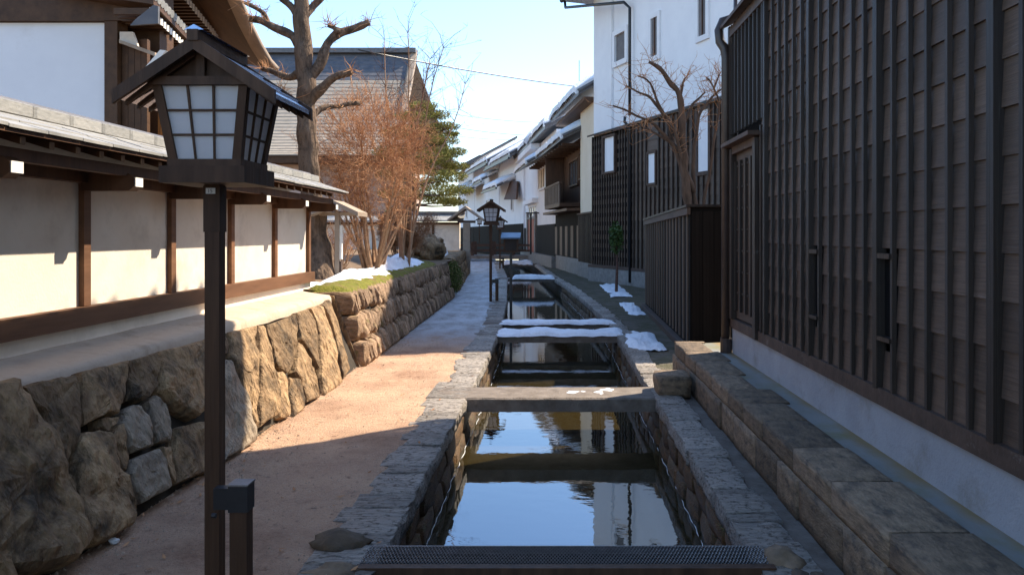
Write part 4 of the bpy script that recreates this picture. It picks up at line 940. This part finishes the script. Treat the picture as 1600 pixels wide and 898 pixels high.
def cam_roof(root, px0, px1, ye, yr, Y0, Y1, nm='hip_roof'):
    A, B_, C_, D_ = at(px0, ye, Y0), at(px1, ye, Y0), at(px1, yr, Y1), at(px0 + 12, yr, Y1)
    r_ = MB().hexa([A, B_, C_, D_] + [p + Vector((0, 0, .2)) for p in (A, B_, C_, D_)]).build(nm, m_tiledk, root)
    b = MB(); rows = []
    for i in range(21):
        u = i / 20; row = []
        for j in range(9):
            v = j / 8; p = A.lerp(B_, u).lerp(D_.lerp(C_, u), v); e = min(1, 6 * min(u, 1 - u) + .1) * (min(1, 4 * (1 - v) + .15))
            row.append(p + Vector((0, -.12 if j == 0 else 0, .21 + .45 * e * (1 + .4 * noise.fractal(p * .8, 1, 2, 3)))))
        rows.append([row[0] - Vector((0, -.1, .4 if 0 < i < 20 else .1))] + row)
    b.grid(rows); b.build('roof_snow', m_snow, r_, smooth=True); return r_
cam_roof(he, 818, 915, 226, 206, 45.5, 49)
cam_roof(he, 858, 930, 205, 192, 52, 56, 'rear_roof')
# white houses further on
GX0, GY0, GX1, GY1 = -10.4, 87.0, -1.7, 51.0
GR = wframe(GX0, GY0, GX1, GY1); GL = math.hypot(GX1 - GX0, GY1 - GY0)
def gl_x(px):
    u = (px - CX) / F; dx, dy = (GX1 - GX0) / GL, (GY1 - GY0) / GL
    return (u * GY0 - GX0) / (dx - u * dy)
gd = Vector((GX1 - GX0, GY1 - GY0, 0)).normalized()
def ghouse(px0, px1, ze, label, roof_dark, pents=(), snow=True, wz=2.3):
    x0, x1 = gl_x(px0), gl_x(px1); p = Vector((GX0, GY0, 0)) + gd * x0; L = x1 - x0
    r_ = thing('white_house', p, label, 'house', rz=GR)
    lbox(r_, 'wall', m_white, (0, 0, 0), (L, 8, ze)); lbox(r_, 'cladding', m_pitch, (-.02, -.06, 0), (L, -.002, wz))
    g_ = MB(); g_.prism([(-.01, 0, ze), (-.01, 8, ze), (-.01, 4, ze + 2.2)], (.2, 0, 0)); g_.prism([(L - .2, 0, ze), (L - .2, 8, ze), (L - .2, 4, ze + 2.2)], (.2, 0, 0)); g_.build('gable', m_white, r_, world=False)
    snowy_roof(r_, -.9, L + .5, -1.0, ze - .45, 4, ze + 2.3, th=.25, snow=snow, sn_th=.3, sx0=1.5)
    lbox(r_, 'eave_gutter', m_metal, (-.9, -1.12, ze - .55), (L + .5, -1.0, ze - .45))
    for (a, c, z) in pents:
        xa, xc = gl_x(a) - x0, gl_x(c) - x0
        snowy_roof(r_, xa, xc, -1.3, z - .3, 0, z + .35, th=.12, sn_th=.3)
        lbox(r_, 'pent_gutter', m_metal, (xa - .3, -1.42, z - .42), (xc, -1.3, z - .32))
    framed_window(r_, L * .55, L * .62, 3.3, 4.4, fw=.1, proud=.08, inner=m_glass)
    return r_
ghouse(716, 741, 8.3, 'farthest white house at the end of the street, left of the others', True, ((728, 741, 6.0),), snow=False)
ghouse(741.5, 780, 7.4, 'middle white house with a long snowy eave and snowy pent roof', True, ((743, 757, 5.6), (764, 779, 6.0)))
ghouse(780.5, 818, 7.0, 'nearest of the distant white houses, with a tilted dark shutter', True, ((781, 806, 5.1),))
bs = thing('brown_awning', at(800, 300, 56), 'tilted brown board awning on the distant white house front', 'awning')
a_ = at(787, 312, 54); c_ = at(806, 312, 52); d_ = at(808, 284, 53); e_ = at(797, 284, 55)
MB().prism([a_, c_, d_, e_], (.1, .3, .05)).build('awning_board', m_wood, bs)
# ---- wooden bridge with railings
br = thing('wooden_bridge', (-4, 49, 0), 'weathered wooden bridge with railings across the canal far along', 'bridge')
MB().box((-6.4, 48.2, .10), (-1.0, 50.4, .32)).build('deck', m_conc, br)
for yy in (48.3, 50.2):
    for x in (-6.2, -4.9, -3.7, -2.5, -1.2): MB().box((x - .09, yy - .09, .32), (x + .09, yy + .09, 1.15)).build('post', m_sill, br)
    for z in (.55, .88): MB().box((-6.2, yy - .05, z), (-1.2, yy + .05, z + .12)).build('rail', m_sill, br)
# ---- plaster wall across the end of the garden with tiled coping and gate post
ew = thing('plaster_wall', (-8, 33.3, 0), 'short white wall with dark tiled coping at the end of the garden', 'wall')
MB().box((-13, 33.2, .6), (-3.9, 33.45, 2.1)).build('plaster_panel', m_plaster, ew)
for x in (-12, -10, -8, -6, -5.0): MB().box((x - .05, 33.15, .8), (x + .05, 33.198, 2.0)).build('post', m_wood, ew)
MB().box((-13, 33.1, 2.0), (-3.9, 33.19, 2.1)).build('top_beam', m_wood, ew)
MB().hexa([(-13, 32.75, 2.12), (-3.7, 32.75, 2.12), (-3.7, 33.35, 2.36), (-13, 33.35, 2.36), (-13, 32.75, 2.18), (-3.7, 32.75, 2.18), (-3.7, 33.35, 2.44), (-13, 33.35, 2.44)]).build('coping_tiles', m_tile, ew)
MB().box((-13, 33.25, 2.441), (-3.7, 33.5, 2.55)).build('ridge', m_tiledk, ew)
MB().box((-13, 33.1, 2.18), (-13.0 + .01, 33.2, 2.2)).build('ridge_end', m_tiledk, ew)
gp = thing('gate_post', (-3.55, 32.6, 0), 'grey wooden gate post with a small gabled cap at the wall end', 'gate post')
MB().box((-3.68, 32.5, .0), (-3.40, 32.75, 2.05)).build('post', m_fasc, gp)
for s in (-1, 1): MB().hexa([(-3.55, 32.1, 2.62), (-3.55 + s * .72, 32.1, 2.12), (-3.55 + s * .72, 33.1, 2.12), (-3.55, 33.1, 2.62), (-3.55, 32.1, 2.74), (-3.55 + s * .72, 32.1, 2.2), (-3.55 + s * .72, 33.1, 2.2), (-3.55, 33.1, 2.74)]).build('cap_roof', m_fasc, gp)
MB().box((-3.9, 32.45, 2.06), (-3.2, 32.8, 2.16)).build('cap_beam', m_sill, gp)

# ================================================================== TEMPLE GATE (upper left)
gt = thing('temple_gate', (-6, 11, .9), 'brown timbered temple building with white panel and sweeping eave behind the plaster wall', 'temple')
Yg = 10.5
MB().box((-9.5, Yg, .9), (xz(167, Yg), Yg + .15, zz(36, Yg))).build('plaster_panel', m_white, gt)
MB().box((xz(167, Yg), Yg - .06, .9), (xz(187, Yg), Yg + .2, zz(10, Yg))).build('corner_post', m_soffit, gt)
MB().box((-9.5, Yg - .08, zz(35, Yg) + .002), (xz(205, Yg), Yg + .2, zz(2, Yg))).build('head_beam', m_soffit, gt)
for k in range(4): MB().box((xz(188 + k * 10, Yg), Yg + .04, .9), (xz(197.4 + k * 10, Yg), Yg + .10 + .006 * k, zz(60, Yg))).build('wall_board', m_soffit, gt)
for k in range(3): MB().box((xz(229 + k * 4, Yg), Yg + .3, .9), (xz(232 + k * 4, Yg), Yg + .36, zz(150, Yg))).build('lattice_slat', m_orange, gt)
MB().box((-9.5, Yg + .4, .9), (xz(226, Yg), Yg + .8, 5.4)).build('hall_core', m_soffit, gt)
MB().box((-14, Yg + .8, .9), (-7.4, 16.0, 6.2)).build('hall_core', m_soffit, gt)
MB().prism([at(187, 50, Yg - .05), at(187, 68, Yg - .05), at(215, 72, Yg - .05), at(207, 50, Yg - .05)], (0, .05, 0)).build('tie_panel', m_plaster, gt)
MB().prism([at(186, 62, Yg - .1), at(242, 82, Yg - .1), at(242, 88, Yg - .1), at(186, 67, Yg - .1)], (0, .1, 0)).build('tie_beam', m_fasc, gt)
MB().prism([at(226, 106, Yg - .2), at(250, 78, Yg - .2), at(259, 79, Yg - .2), at(240, 104, Yg - .2)], (0, .06, 0)).build('bracket_end', m_tip, gt)
# lower eave with rafter tips, running away from the camera
ea, eb = at(240, 7, 10.0), at(293, 62, 11.9); inn = Vector((-1.5, .2, .25))
MB().hexa([ea, eb, eb + inn, ea + inn, ea + Vector((0, 0, .07)), eb + Vector((0, 0, .07)), eb + inn + Vector((0, 0, .07)), ea + inn + Vector((0, 0, .07))]).build('lower_eave', m_soffit, gt)
MB().prism([at(203, 40, 9.98), at(247, 37, 9.98), at(247, 10, 9.98), at(240, 8, 9.98), at(212, 30, 9.98)], (0, .04, 0)).build('eave_flashing', m_dkblue, gt)
for k in range(11):
    p = ea.lerp(eb, (k + .3) / 11.3)
    MB().box((p.x - .5, p.y - .03, p.z - .12), (p.x - .05, p.y + .03, p.z - .04)).build('rafter', m_soffit, gt)
    MB().box((p.x - .049, p.y - .032, p.z - .125), (p.x - .04, p.y + .032, p.z - .035)).build('rafter_tip', m_tip, gt)
    q = p + Vector((.02, 0, .11)); MB().tube([q, q + Vector((-.4, 0, .08))], .055, 8).build('eave_tile', m_tile, gt, smooth=False)
# upper sweeping eave: outer edge traced in plan and height
out = [at(345, -75, 11.0), at(358, -38, 11.8), at(372, 0, 12.7), at(388, 38, 13.6), at(405, 72, 14.5), at(420, 97, 15.3), at(432, 110, 16.0)]
inr = [p + Vector((-3.6 + .10 * i, .3, .80 - .02 * i)) for i, p in enumerate(out)]
b = MB(); b.grid([[i_ for i_ in inr], [o_ for o_ in out]]); b.grid([[o_ + Vector((0, 0, .02)) for o_ in out], [i_ + Vector((0, 0, .5)) for i_ in inr]])
b.grid([inr, [i_ + Vector((0, 0, .5)) for i_ in inr]]); b.build('sweeping_eave', m_soffit, gt, smooth=True)
b = MB(); b.grid([[o_ + Vector((-.16, 0, -.03)) for o_ in out], [o_ + Vector((.03, 0, -.03)) for o_ in out], [o_ + Vector((.06, 0, .05)) for o_ in out], [o_ + Vector((.0, 0, .11)) for o_ in out]]); b.build('fascia', m_fasc, gt, smooth=True)
ra, rb_ = at(284, -10, 12.2), at(342, 62, 14.6)
for k in range(16):
    p = ra.lerp(rb_, k / 15)
    MB().box((p.x - .45, p.y - .03, p.z - .05), (p.x, p.y + .03, p.z + .05)).build('rafter', m_soffit, gt); MB().box((p.x + .001, p.y - .032, p.z - .055), (p.x + .012, p.y + .032, p.z + .055)).build('rafter_tip', m_tip, gt)
b = MB(); b.grid([[ra + Vector((-2.5, 0, .2)), rb_ + Vector((-2.5, 0, .2))], [ra + Vector((-.0, 0, .062)), rb_ + Vector((0, 0, .062))], [ra + Vector((0.0, 0, .3)), rb_ + Vector((0, 0, .3))]]); b.build('upper_soffit', m_soffit, gt)

# ---- temple hall far behind
th = thing('temple_hall', (-10, 40, 0), 'big temple hall with a steep grey shingled roof behind the lopped tree', 'temple')
def hp(px, py, Y): return at(px, py, Y)
prof = []   # (t) eave -> ridge in y/z
yE, yR = 37.0, 43.0; zE, zR = zz(243, yE), zz(84, yR)
def rp(t): return lerp(yE, yR, t), zE + (zR - zE) * (t ** 1.25)
n = 30; XL, XRb, XRt = -16.5, xz(668, yE), xz(642, yR)
b = MB(); c2 = MB()
for i in range(n):
    t0, t1 = i / n, (i + 1) / n; (y0, z0), (y1, z1) = rp(t0), rp(t1)
    k = min(1, t0 / .35); xr = lerp(XRb, XRt, min(1, t0 * 1.9) ** .5); (c2 if t0 > .74 else b).hexa([(XL, y0, z0), (xr, y0, z0), (xr, y1 + .1, z1), (XL, y1 + .1, z1), (XL, y0, z0 + .055), (xr, y0, z0 + .055), (xr, y1, z1 + .03), (XL, y1, z1 + .03)])
b.build('roof_shingles', m_thatch, th, kind='stuff'); c2.build('upper_roof', m_dkblue, th, kind='stuff')
MB().box((XL, yR - .3, zR), (XRt + .3, yR + .4, zR + .25)).build('ridge', m_tiledk, th)
vb = MB(); vb.grid([[Vector((lerp(XRb, XRt, min(1, t * 1.9) ** .5) + d, rp(t)[0], rp(t)[1] + h_)) for t in [k / 12 for k in range(4, 13)]] for d, h_ in ((-.05, .1), (.05, .22), (.32, .18), (.34, -.15))]); vb.build('verge', m_fasc, th)
MB().box((XL, yE + 1.2, .5), (XRb - 1.2, yE + 5, zE + .5)).build('wall', m_pink, th)
MB().box((XL, yE + .1, zE - .32), (XRb - .1, yE + 1.3, zE + .0)).build('eave_soffit', m_soffit, th)
MB().face([(XL, yR + .4, zR + .2), (XRt, yR + .4, zR + .2), (XRb, 49, zE), (XL, 49, zE)]).build('rear_slope', m_thatch, th)
# ================================================================== PLANTS
def wig(p, a, seed): return p + Vector((noise.noise(p * 3 + Vector((seed, 0, 0))), noise.noise(p * 3 + Vector((0, seed, 9))), noise.noise(p * 3 + Vector((5, 9, seed))))) * a
def smooth_path(pts, rs, k=4):
    P, Q = [], []
    for i in range(len(pts) - 1):
        p0 = pts[max(i - 1, 0)]; p1 = pts[i]; p2 = pts[i + 1]; p3 = pts[min(i + 2, len(pts) - 1)]
        for j in range(k):
            t = j / k; P.append(.5 * ((2 * p1) + (p2 - p0) * t + (2 * p0 - 5 * p1 + 4 * p2 - p3) * t * t + (3 * p1 - p0 - 3 * p2 + p3) * t ** 3)); Q.append(lerp(rs[i], rs[i + 1], t))
    return P + [pts[-1]], Q + [rs[-1]]
def twig(mb, p, d, L, r, n=3, curl=.25, up=.0):
    pts = [p]; d = d.normalized()
    for k in range(3):
        d = (d + Vector((rnd.gauss(0, curl), rnd.gauss(0, curl), rnd.gauss(0, curl) + up))).normalized(); pts.append(pts[-1] + d * L / 3)
    mb.tube(pts, [r, r * .8, r * .55, r * .25], n, cap=False); return pts
def rdir(): 
    v = Vector((rnd.gauss(0, 1), rnd.gauss(0, 1), rnd.gauss(0, 1))); return v.normalized()
# ---- tall lopped tree behind the plaster wall
tt = thing('lopped_tree', (-3.6, 12, .9), 'tall lopped tree with stubby bare branches behind the end of the plaster wall', 'tree')
Yt = 12.0
tk = [at(500, 445, Yt - .2), at(494, 385, Yt), at(489, 335, Yt), at(483, 270, Yt), at(480, 200, Yt), at(477, 130, Yt), at(472, 70, Yt), at(470, 0, Yt), at(468, -90, Yt), at(470, -200, Yt)]
P, Q = smooth_path(tk, [.27, .21, .17, .145, .142, .138, .125, .112, .10, .08], 8)
b = MB(); b.tube([wig(p, .05, 3) for p in P], [q * (1 + .12 * noise.noise(p * 4)) for p, q in zip(P, Q)], 14); b.build('trunk', m_bark, tt, smooth=True)
limbs = [([(470, 75), (455, 55), (430, 45), (408, 33), (392, 30)], .075, 0), ([(420, 40), (412, 22), (398, 12), (384, 4)], .04, .1), ([(474, 110), (450, 120), (430, 112), (412, 108)], .06, .3), ([(482, 160), (505, 140), (525, 120), (550, 112)], .08, -.2),
         ([(482, 130), (500, 95), (512, 70), (530, 52), (552, 44), (576, 36)], .085, .1), ([(530, 52), (522, 42), (512, 38)], .045, 0), ([(466, 30), (452, 8), (438, -10), (430, -40)], .06, 0), ([(474, 30), (490, 8), (505, -8), (515, -40)], .06, .2), ([(484, 190), (500, 170), (530, 165), (560, 160)], .05, .3), ([(478, 170), (455, 150), (440, 140)], .05, -.3)]
lm, tw = MB(), MB()
for pts, r, dy in limbs:
    pp_ = [at(x, y, Yt + dy * i / len(pts) * 2) for i, (x, y) in enumerate(pts)]; P, Q = smooth_path(pp_, [lerp(r, r * .62, i / (len(pp_) - 1)) for i in range(len(pp_))], 4)
    lm.tube([wig(p, .05, 8) for p in P], [q * (1 + .25 * noise.noise(p * 9)) for p, q in zip(P, Q)], 8)
    for p in P[len(P) // 3:]:
        for _ in range(3):
            twig(tw, p + rdir() * .03, rdir() + Vector((0, 0, .5)), rnd.uniform(.06, .22), .006)
    for _ in range(14): twig(tw, P[-1] + rdir() * .05, rdir() + Vector((0, 0, .6)), rnd.uniform(.1, .4), .006)
lm.build('limb', m_bark, tt, smooth=True); tw.build('twigs', m_twig, tt, kind='stuff')
# ---- multi-stemmed brown shrub (crape myrtle like) in the garden
def shrub(name, label, cat, base, stems, Lr, spread, twn, mat_s, mat_t, r0=.035, tl=(.15, .45), lean=Vector((-.05, 0, 0)), parts=('stem', 'twigs'), tr=.005, levels=2, top=None):
    root = thing(name, base, label, cat); sm, tm = MB(), MB()
    for s in range(stems):
        a = rnd.uniform(0, 6.283); ou = rnd.uniform(.1, 1) * spread
        d = Vector((math.cos(a) * ou, math.sin(a) * ou, 1)) + lean; L = rnd.uniform(*Lr); p = Vector(base) + Vector((math.cos(a), math.sin(a), 0)) * rnd.uniform(0, .18)
        pts = [p]; dd = d.normalized(); n = 7
        for k in range(n):
            dd = (dd + rdir() * .12 + Vector((0, 0, .03))).normalized(); pts.append(pts[-1] + dd * L / n)
        rs = [r0 * lerp(1, .25, i / n) * rnd.uniform(.9, 1.1) for i in range(n + 1)]; P, Q = smooth_path(pts, rs, 2); sm.tube(P, Q, 6)
        for k, p in enumerate(P):
            f = k / len(P)
            if f < .45: continue
            for _ in range(int(twn * f)):
                q = twig(tm, p, rdir() + dd * .6 + Vector((0, 0, .4)), rnd.uniform(*tl) * (1.2 if f < .8 else 1), tr * rnd.uniform(.7, 1.3))
                if levels > 1:
                    for _ in range(3): twig(tm, rnd.choice(q[1:]), rdir() + Vector((0, 0, .5)), rnd.uniform(.08, .22), tr * .6)
    if top:
        c, rad, nn = top
        for _ in range(nn):
            v = rdir(); r_ = rnd.random() ** .4; p = Vector(c) + Vector((v.x * rad[0], v.y * rad[1], v.z * rad[2])) * r_
            q = twig(tm, p, v + rdir() * .6 + Vector((0, 0, .5)), rnd.uniform(*tl), tr * .8)
            for _ in range(2): twig(tm, rnd.choice(q[1:]), rdir() + Vector((0, 0, .5)), rnd.uniform(.08, .2), tr * .55)
    sm.build(parts[0], mat_s, root, smooth=True); tm.build(parts[1], mat_t, root, kind='stuff'); return root
shrub('garden_shrub', 'big leafless reddish brown shrub with many stems behind the sunlit snow', 'shrub', (-3.2, 14.2, .95), 19, (1.4, 2.7), .74, 7, m_stem, m_twig, .034, (.18, .45), tr=.005, top=((-3.22, 14.2, 3.1), (.98, 1.0, .98), 2300))
shrub('bare_sapling', 'tall thin bare tree with upright shoots rising above the brown shrub', 'tree', (-2.9, 15.5, .95), 9, (3.3, 5.2), .30, 5, m_stem, m_twigd, .03, (.3, .9), Vector((.02, 0, 0)), tr=.0055)
shrub('low_shrub', 'low twiggy brown shrub between the stone post and the boulders', 'shrub', (-3.7, 19.5, .95), 26, (.5, 1.2), .95, 12, m_stem, m_twig, .015, (.12, .35), tr=.006)
shrub('dry_grass', 'dry straw coloured stalks around the roofed signpost', 'plant', (-3.6, 13.2, .95), 40, (.4, .9), .8, 3, m_stem, m_twig, .009, (.1, .3), tr=.004, levels=1)
# ---- pruned bare tree inside the enclosure
pt = thing('pruned_tree', (2.3, 13.5, 0), 'bare knobbly pruned tree rising from the batten enclosure', 'tree')
Yp = 13.6
LB = [([(1076, 330), (1070, 265), (1066, 195), (1061, 150), (1047, 130), (1032, 107), (1015, 95)], .085, -.2), ([(1070, 275), (1052, 222), (1040, 182), (1020, 155), (1000, 146), (976, 134)], .045, .2), ([(1064, 240), (1036, 207), (1015, 190), (990, 178), (958, 166)], .04, -.4),
      ([(1088, 330), (1082, 270), (1086, 222), (1092, 182), (1114, 152), (1132, 138)], .045, .3), ([(1098, 330), (1106, 280), (1119, 205), (1122, 160), (1114, 134), (1104, 121)], .034, -.3), ([(1116, 140), (1122, 125), (1126, 114)], .022, 0), ([(1054, 225), (1030, 211), (1006, 200), (984, 193)], .032, .5),
      ([(1066, 195), (1084, 163), (1102, 145)], .035, .3), ([(1061, 152), (1068, 130), (1075, 118)], .03, 0), ([(1040, 182), (1030, 160), (1015, 130), (998, 118)], .032, -.2), ([(1084, 300), (1066, 250), (1058, 215), (1050, 190)], .045, -.3)]
lm, tw = MB(), MB(); tkm = MB()
for j, (pts, r, dy) in enumerate(LB):
    pp_ = [at(x, y, Yp + dy * i / len(pts)) for i, (x, y) in enumerate(pts)]
    P, Q = smooth_path(pp_, [lerp(r, r * .33, (i / (len(pp_) - 1)) ** .8) for i in range(len(pp_))], 4)
    (tkm if j == 0 else lm).tube([wig(p, .035, 4) for p in P], [q * (1 + .25 * noise.noise(p * 11)) for p, q in zip(P, Q)], 8)
    for k, p in enumerate(P):
        if k < len(P) * .35: continue
        d = (P[-1] - P[0]).normalized()
        for _ in range(2): 
            q = twig(tw, p, rdir() + d * .7 + Vector((0, 0, .25)), rnd.uniform(.12, .5), .0062)
            for _ in range(2): twig(tw, rnd.choice(q[1:]), rdir() + d * .5 + Vector((0, 0, .3)), rnd.uniform(.06, .2), .004)
tkm.build('trunk', m_rtree, pt, smooth=True); lm.build('limb', m_rtree, pt, smooth=True); tw.build('twigs', m_twig, pt, kind='stuff')
# ---- pine
pi = thing('pine_tree', (-6.9, 37, .5), 'layered green pine tree standing behind the brown shrub', 'pine tree')
b = MB(); tp = [at(640, 400, 37), at(644, 320, 37), at(640, 260, 37), at(648, 200, 37), at(650, 165, 37)]
P, Q = smooth_path(tp, [.22, .19, .15, .10, .04], 4); b.tube([wig(p, .1, 2) for p in P], Q, 8); b.build('trunk', m_bark, pi, smooth=True)
pads = [(655, 168, .7), (672, 182, .8), (638, 185, .8), (690, 200, .7), (660, 205, 1.0), (625, 210, 1.0), (682, 222, .9), (700, 212, .4), (645, 235, 1.1), (698, 240, .8), (610, 240, 1.0), (672, 250, 1.1), (705, 262, .7), (640, 265, 1.1), (690, 278, 1.0), (612, 275, 1.0), (660, 290, 1.1), (704, 300, .9), (680, 312, 1.0), (640, 305, 1.0), (700, 318, .7), (615, 305, .9)]
lb, cr = MB(), MB()
for (x, y, s) in pads:
    c = at(x + 6, y, 37 + rnd.uniform(-1.6, 1.6)); k = min(range(len(P)), key=lambda i: (P[i] - c).length + abs(P[i].z - c.z + .25)); lb.tube([P[k], (P[k] + c) / 2 + Vector((0, 0, -.1)), c + Vector((0, 0, -.12))], [.06, .04, .02], 5)
    for _ in range(int(900 * s)):
        v = rdir(); r_ = rnd.random() ** .4; q = c + Vector((v.x * s * 1.05 * r_, v.y * s * 1.1 * r_, v.z * s * .30 * r_ + .06))
        for _ in range(3):
            d = (rdir() + Vector((0, 0, .5))).normalized() * rnd.uniform(.07, .15); sd = d.cross(rdir()).normalized() * .016; cr.face([q - sd, q + sd, q + d])
lb.build('limb', m_bark, pi, smooth=True); cr.build('crown', m_pine, pi, kind='stuff')
# ---- leafy evergreens
def leafy(name, label, cat, c, rad, n, ls, mat, trunk=None):
    root = thing(name, (c[0], c[1], trunk[0] if trunk else c[2] - rad[2]), label, cat); b = MB(); c = Vector(c)
    for _ in range(n):
        v = rdir(); r_ = rnd.random() ** .33 * (1 + .3 * noise.noise(v * 2.5)); q = c + Vector((v.x * rad[0] * r_, v.y * rad[1] * r_, v.z * rad[2] * r_))
        d = (rdir() + v * .5).normalized() * ls * rnd.uniform(.6, 1.3); s_ = d.cross(rdir()).normalized() * ls * .3; b.face([q, q + d * .5 + s_, q + d, q + d * .5 - s_])
    t_ = MB(); zb = trunk[0] if trunk else c.z - rad[2]; t_.tube([(c.x, c.y, zb), (c.x + .02, c.y, (zb + c.z) / 2), (c.x, c.y, c.z + rad[2] * .4)], [trunk[1] if trunk else .02, (trunk[1] if trunk else .02) * .8, .008], 6)
    t_.build('trunk', m_twigd, root); b.build('crown', mat, root, kind='stuff'); return root
leafy('evergreen_shrub', 'glossy dark green shrub behind the brown stems beside the stone post', 'shrub', at(617, 352, 20) , (.36, .5, .42), 900, .11, m_leaf, (.9, .03))
leafy('green_bush', 'small rounded green bush in the gap between two stone walls', 'bush', (-2.66, 21.3, .45), (.22, .50, .44), 1600, .055, m_bush)
leafy('camellia', 'slim evergreen sapling with a narrow crown by the tall storehouse wall', 'sapling', (xz(963, 22), 22, zz(372, 22)), (.16, .2, .42), 600, .10, m_leaf, (0, .045))
# ---- stone post and roofed signpost
o = thing('stone_post', at(632, 400, 21), 'tall brown rounded stone post standing in the garden', 'stone post')
b = MB(); c = at(633, 385, 21); b.tube([c + Vector((0, 0, z)) for z in (-.4, 0, .5, .85, .97, 1.02)], [.16, .16, .15, .14, .10, .03], 10); b.build('shaft', m_stone, o, smooth=True)
sp = thing('roofed_signpost', (-3.2, 11.9, .9), 'small weathered signpost with its own little gabled roof', 'signpost')
Ys = 11.9; z0 = .9; xa = xz(529, Ys)
MB().box((xa - .045, Ys - .05, z0), (xa + .02, Ys + .05, zz(330, Ys))).build('post', m_fasc, sp)
MB().box((xa + .021, Ys - .03, zz(405, Ys)), (xa + .055, Ys + .03, zz(352, Ys))).build('notice_board', m_tip, sp)
MB().box((xa + .021, Ys - .04, z0), (xa + .05, Ys + .04, zz(408, Ys))).build('post_splint', m_sill, sp)
MB().box((xa - .28, Ys - .04, zz(337, Ys)), (xa + .30, Ys + .04, zz(332, Ys))).build('cross_beam', m_fasc, sp)
for s in (-1, 1): 
    P_ = [(xa, zz(314, Ys)), (xa + s * .14, zz(321, Ys)), (xa + s * .36, zz(332, Ys))]
    for (a, c) in zip(P_, P_[1:]): MB().hexa([(a[0], Ys - .3, a[1] - .07), (c[0], Ys - .3, c[1] - .06), (c[0], Ys + .3, c[1] - .06), (a[0], Ys + .3, a[1] - .07), (a[0], Ys - .3, a[1]), (c[0], Ys - .3, c[1]), (c[0], Ys + .3, c[1]), (a[0], Ys + .3, a[1])]).build('roof_board', m_fasc, sp)
# ---- overhead wires
def wire(p, q, sag, label, r=.012):
    pts = [p.lerp(q, k / 16) - Vector((0, 0, sag * 4 * (k / 16) * (1 - k / 16))) for k in range(17)]
    o = MB().tube(pts, r, 5).build('power_line', m_metal, smooth=True); tag(o, label, 'wire', 'overhead wires')
wire(at(560, 78, 38), at(1010, 145, 60), .3, 'thick overhead wire running from the temple roof to the tall storehouse', .035)
wire(at(640, 165, 70), at(880, 192, 70), .4, 'uppermost of the thin distant wires above the pine', .016)
wire(at(640, 183, 70), at(880, 212, 70), .5, 'second highest thin distant wire above the pine', .02)
wire(at(640, 200, 70), at(850, 218, 70), .4, 'lowest thin distant wire above the pine', .016)
ant = MB(); p = at(905, 150, 36); ant.tube([p, p + Vector((0, 0, 1.6))], .015, 5); o = ant.build('antenna', m_metal); tag(o, 'thin roof mast above the cream house eave', 'antenna')
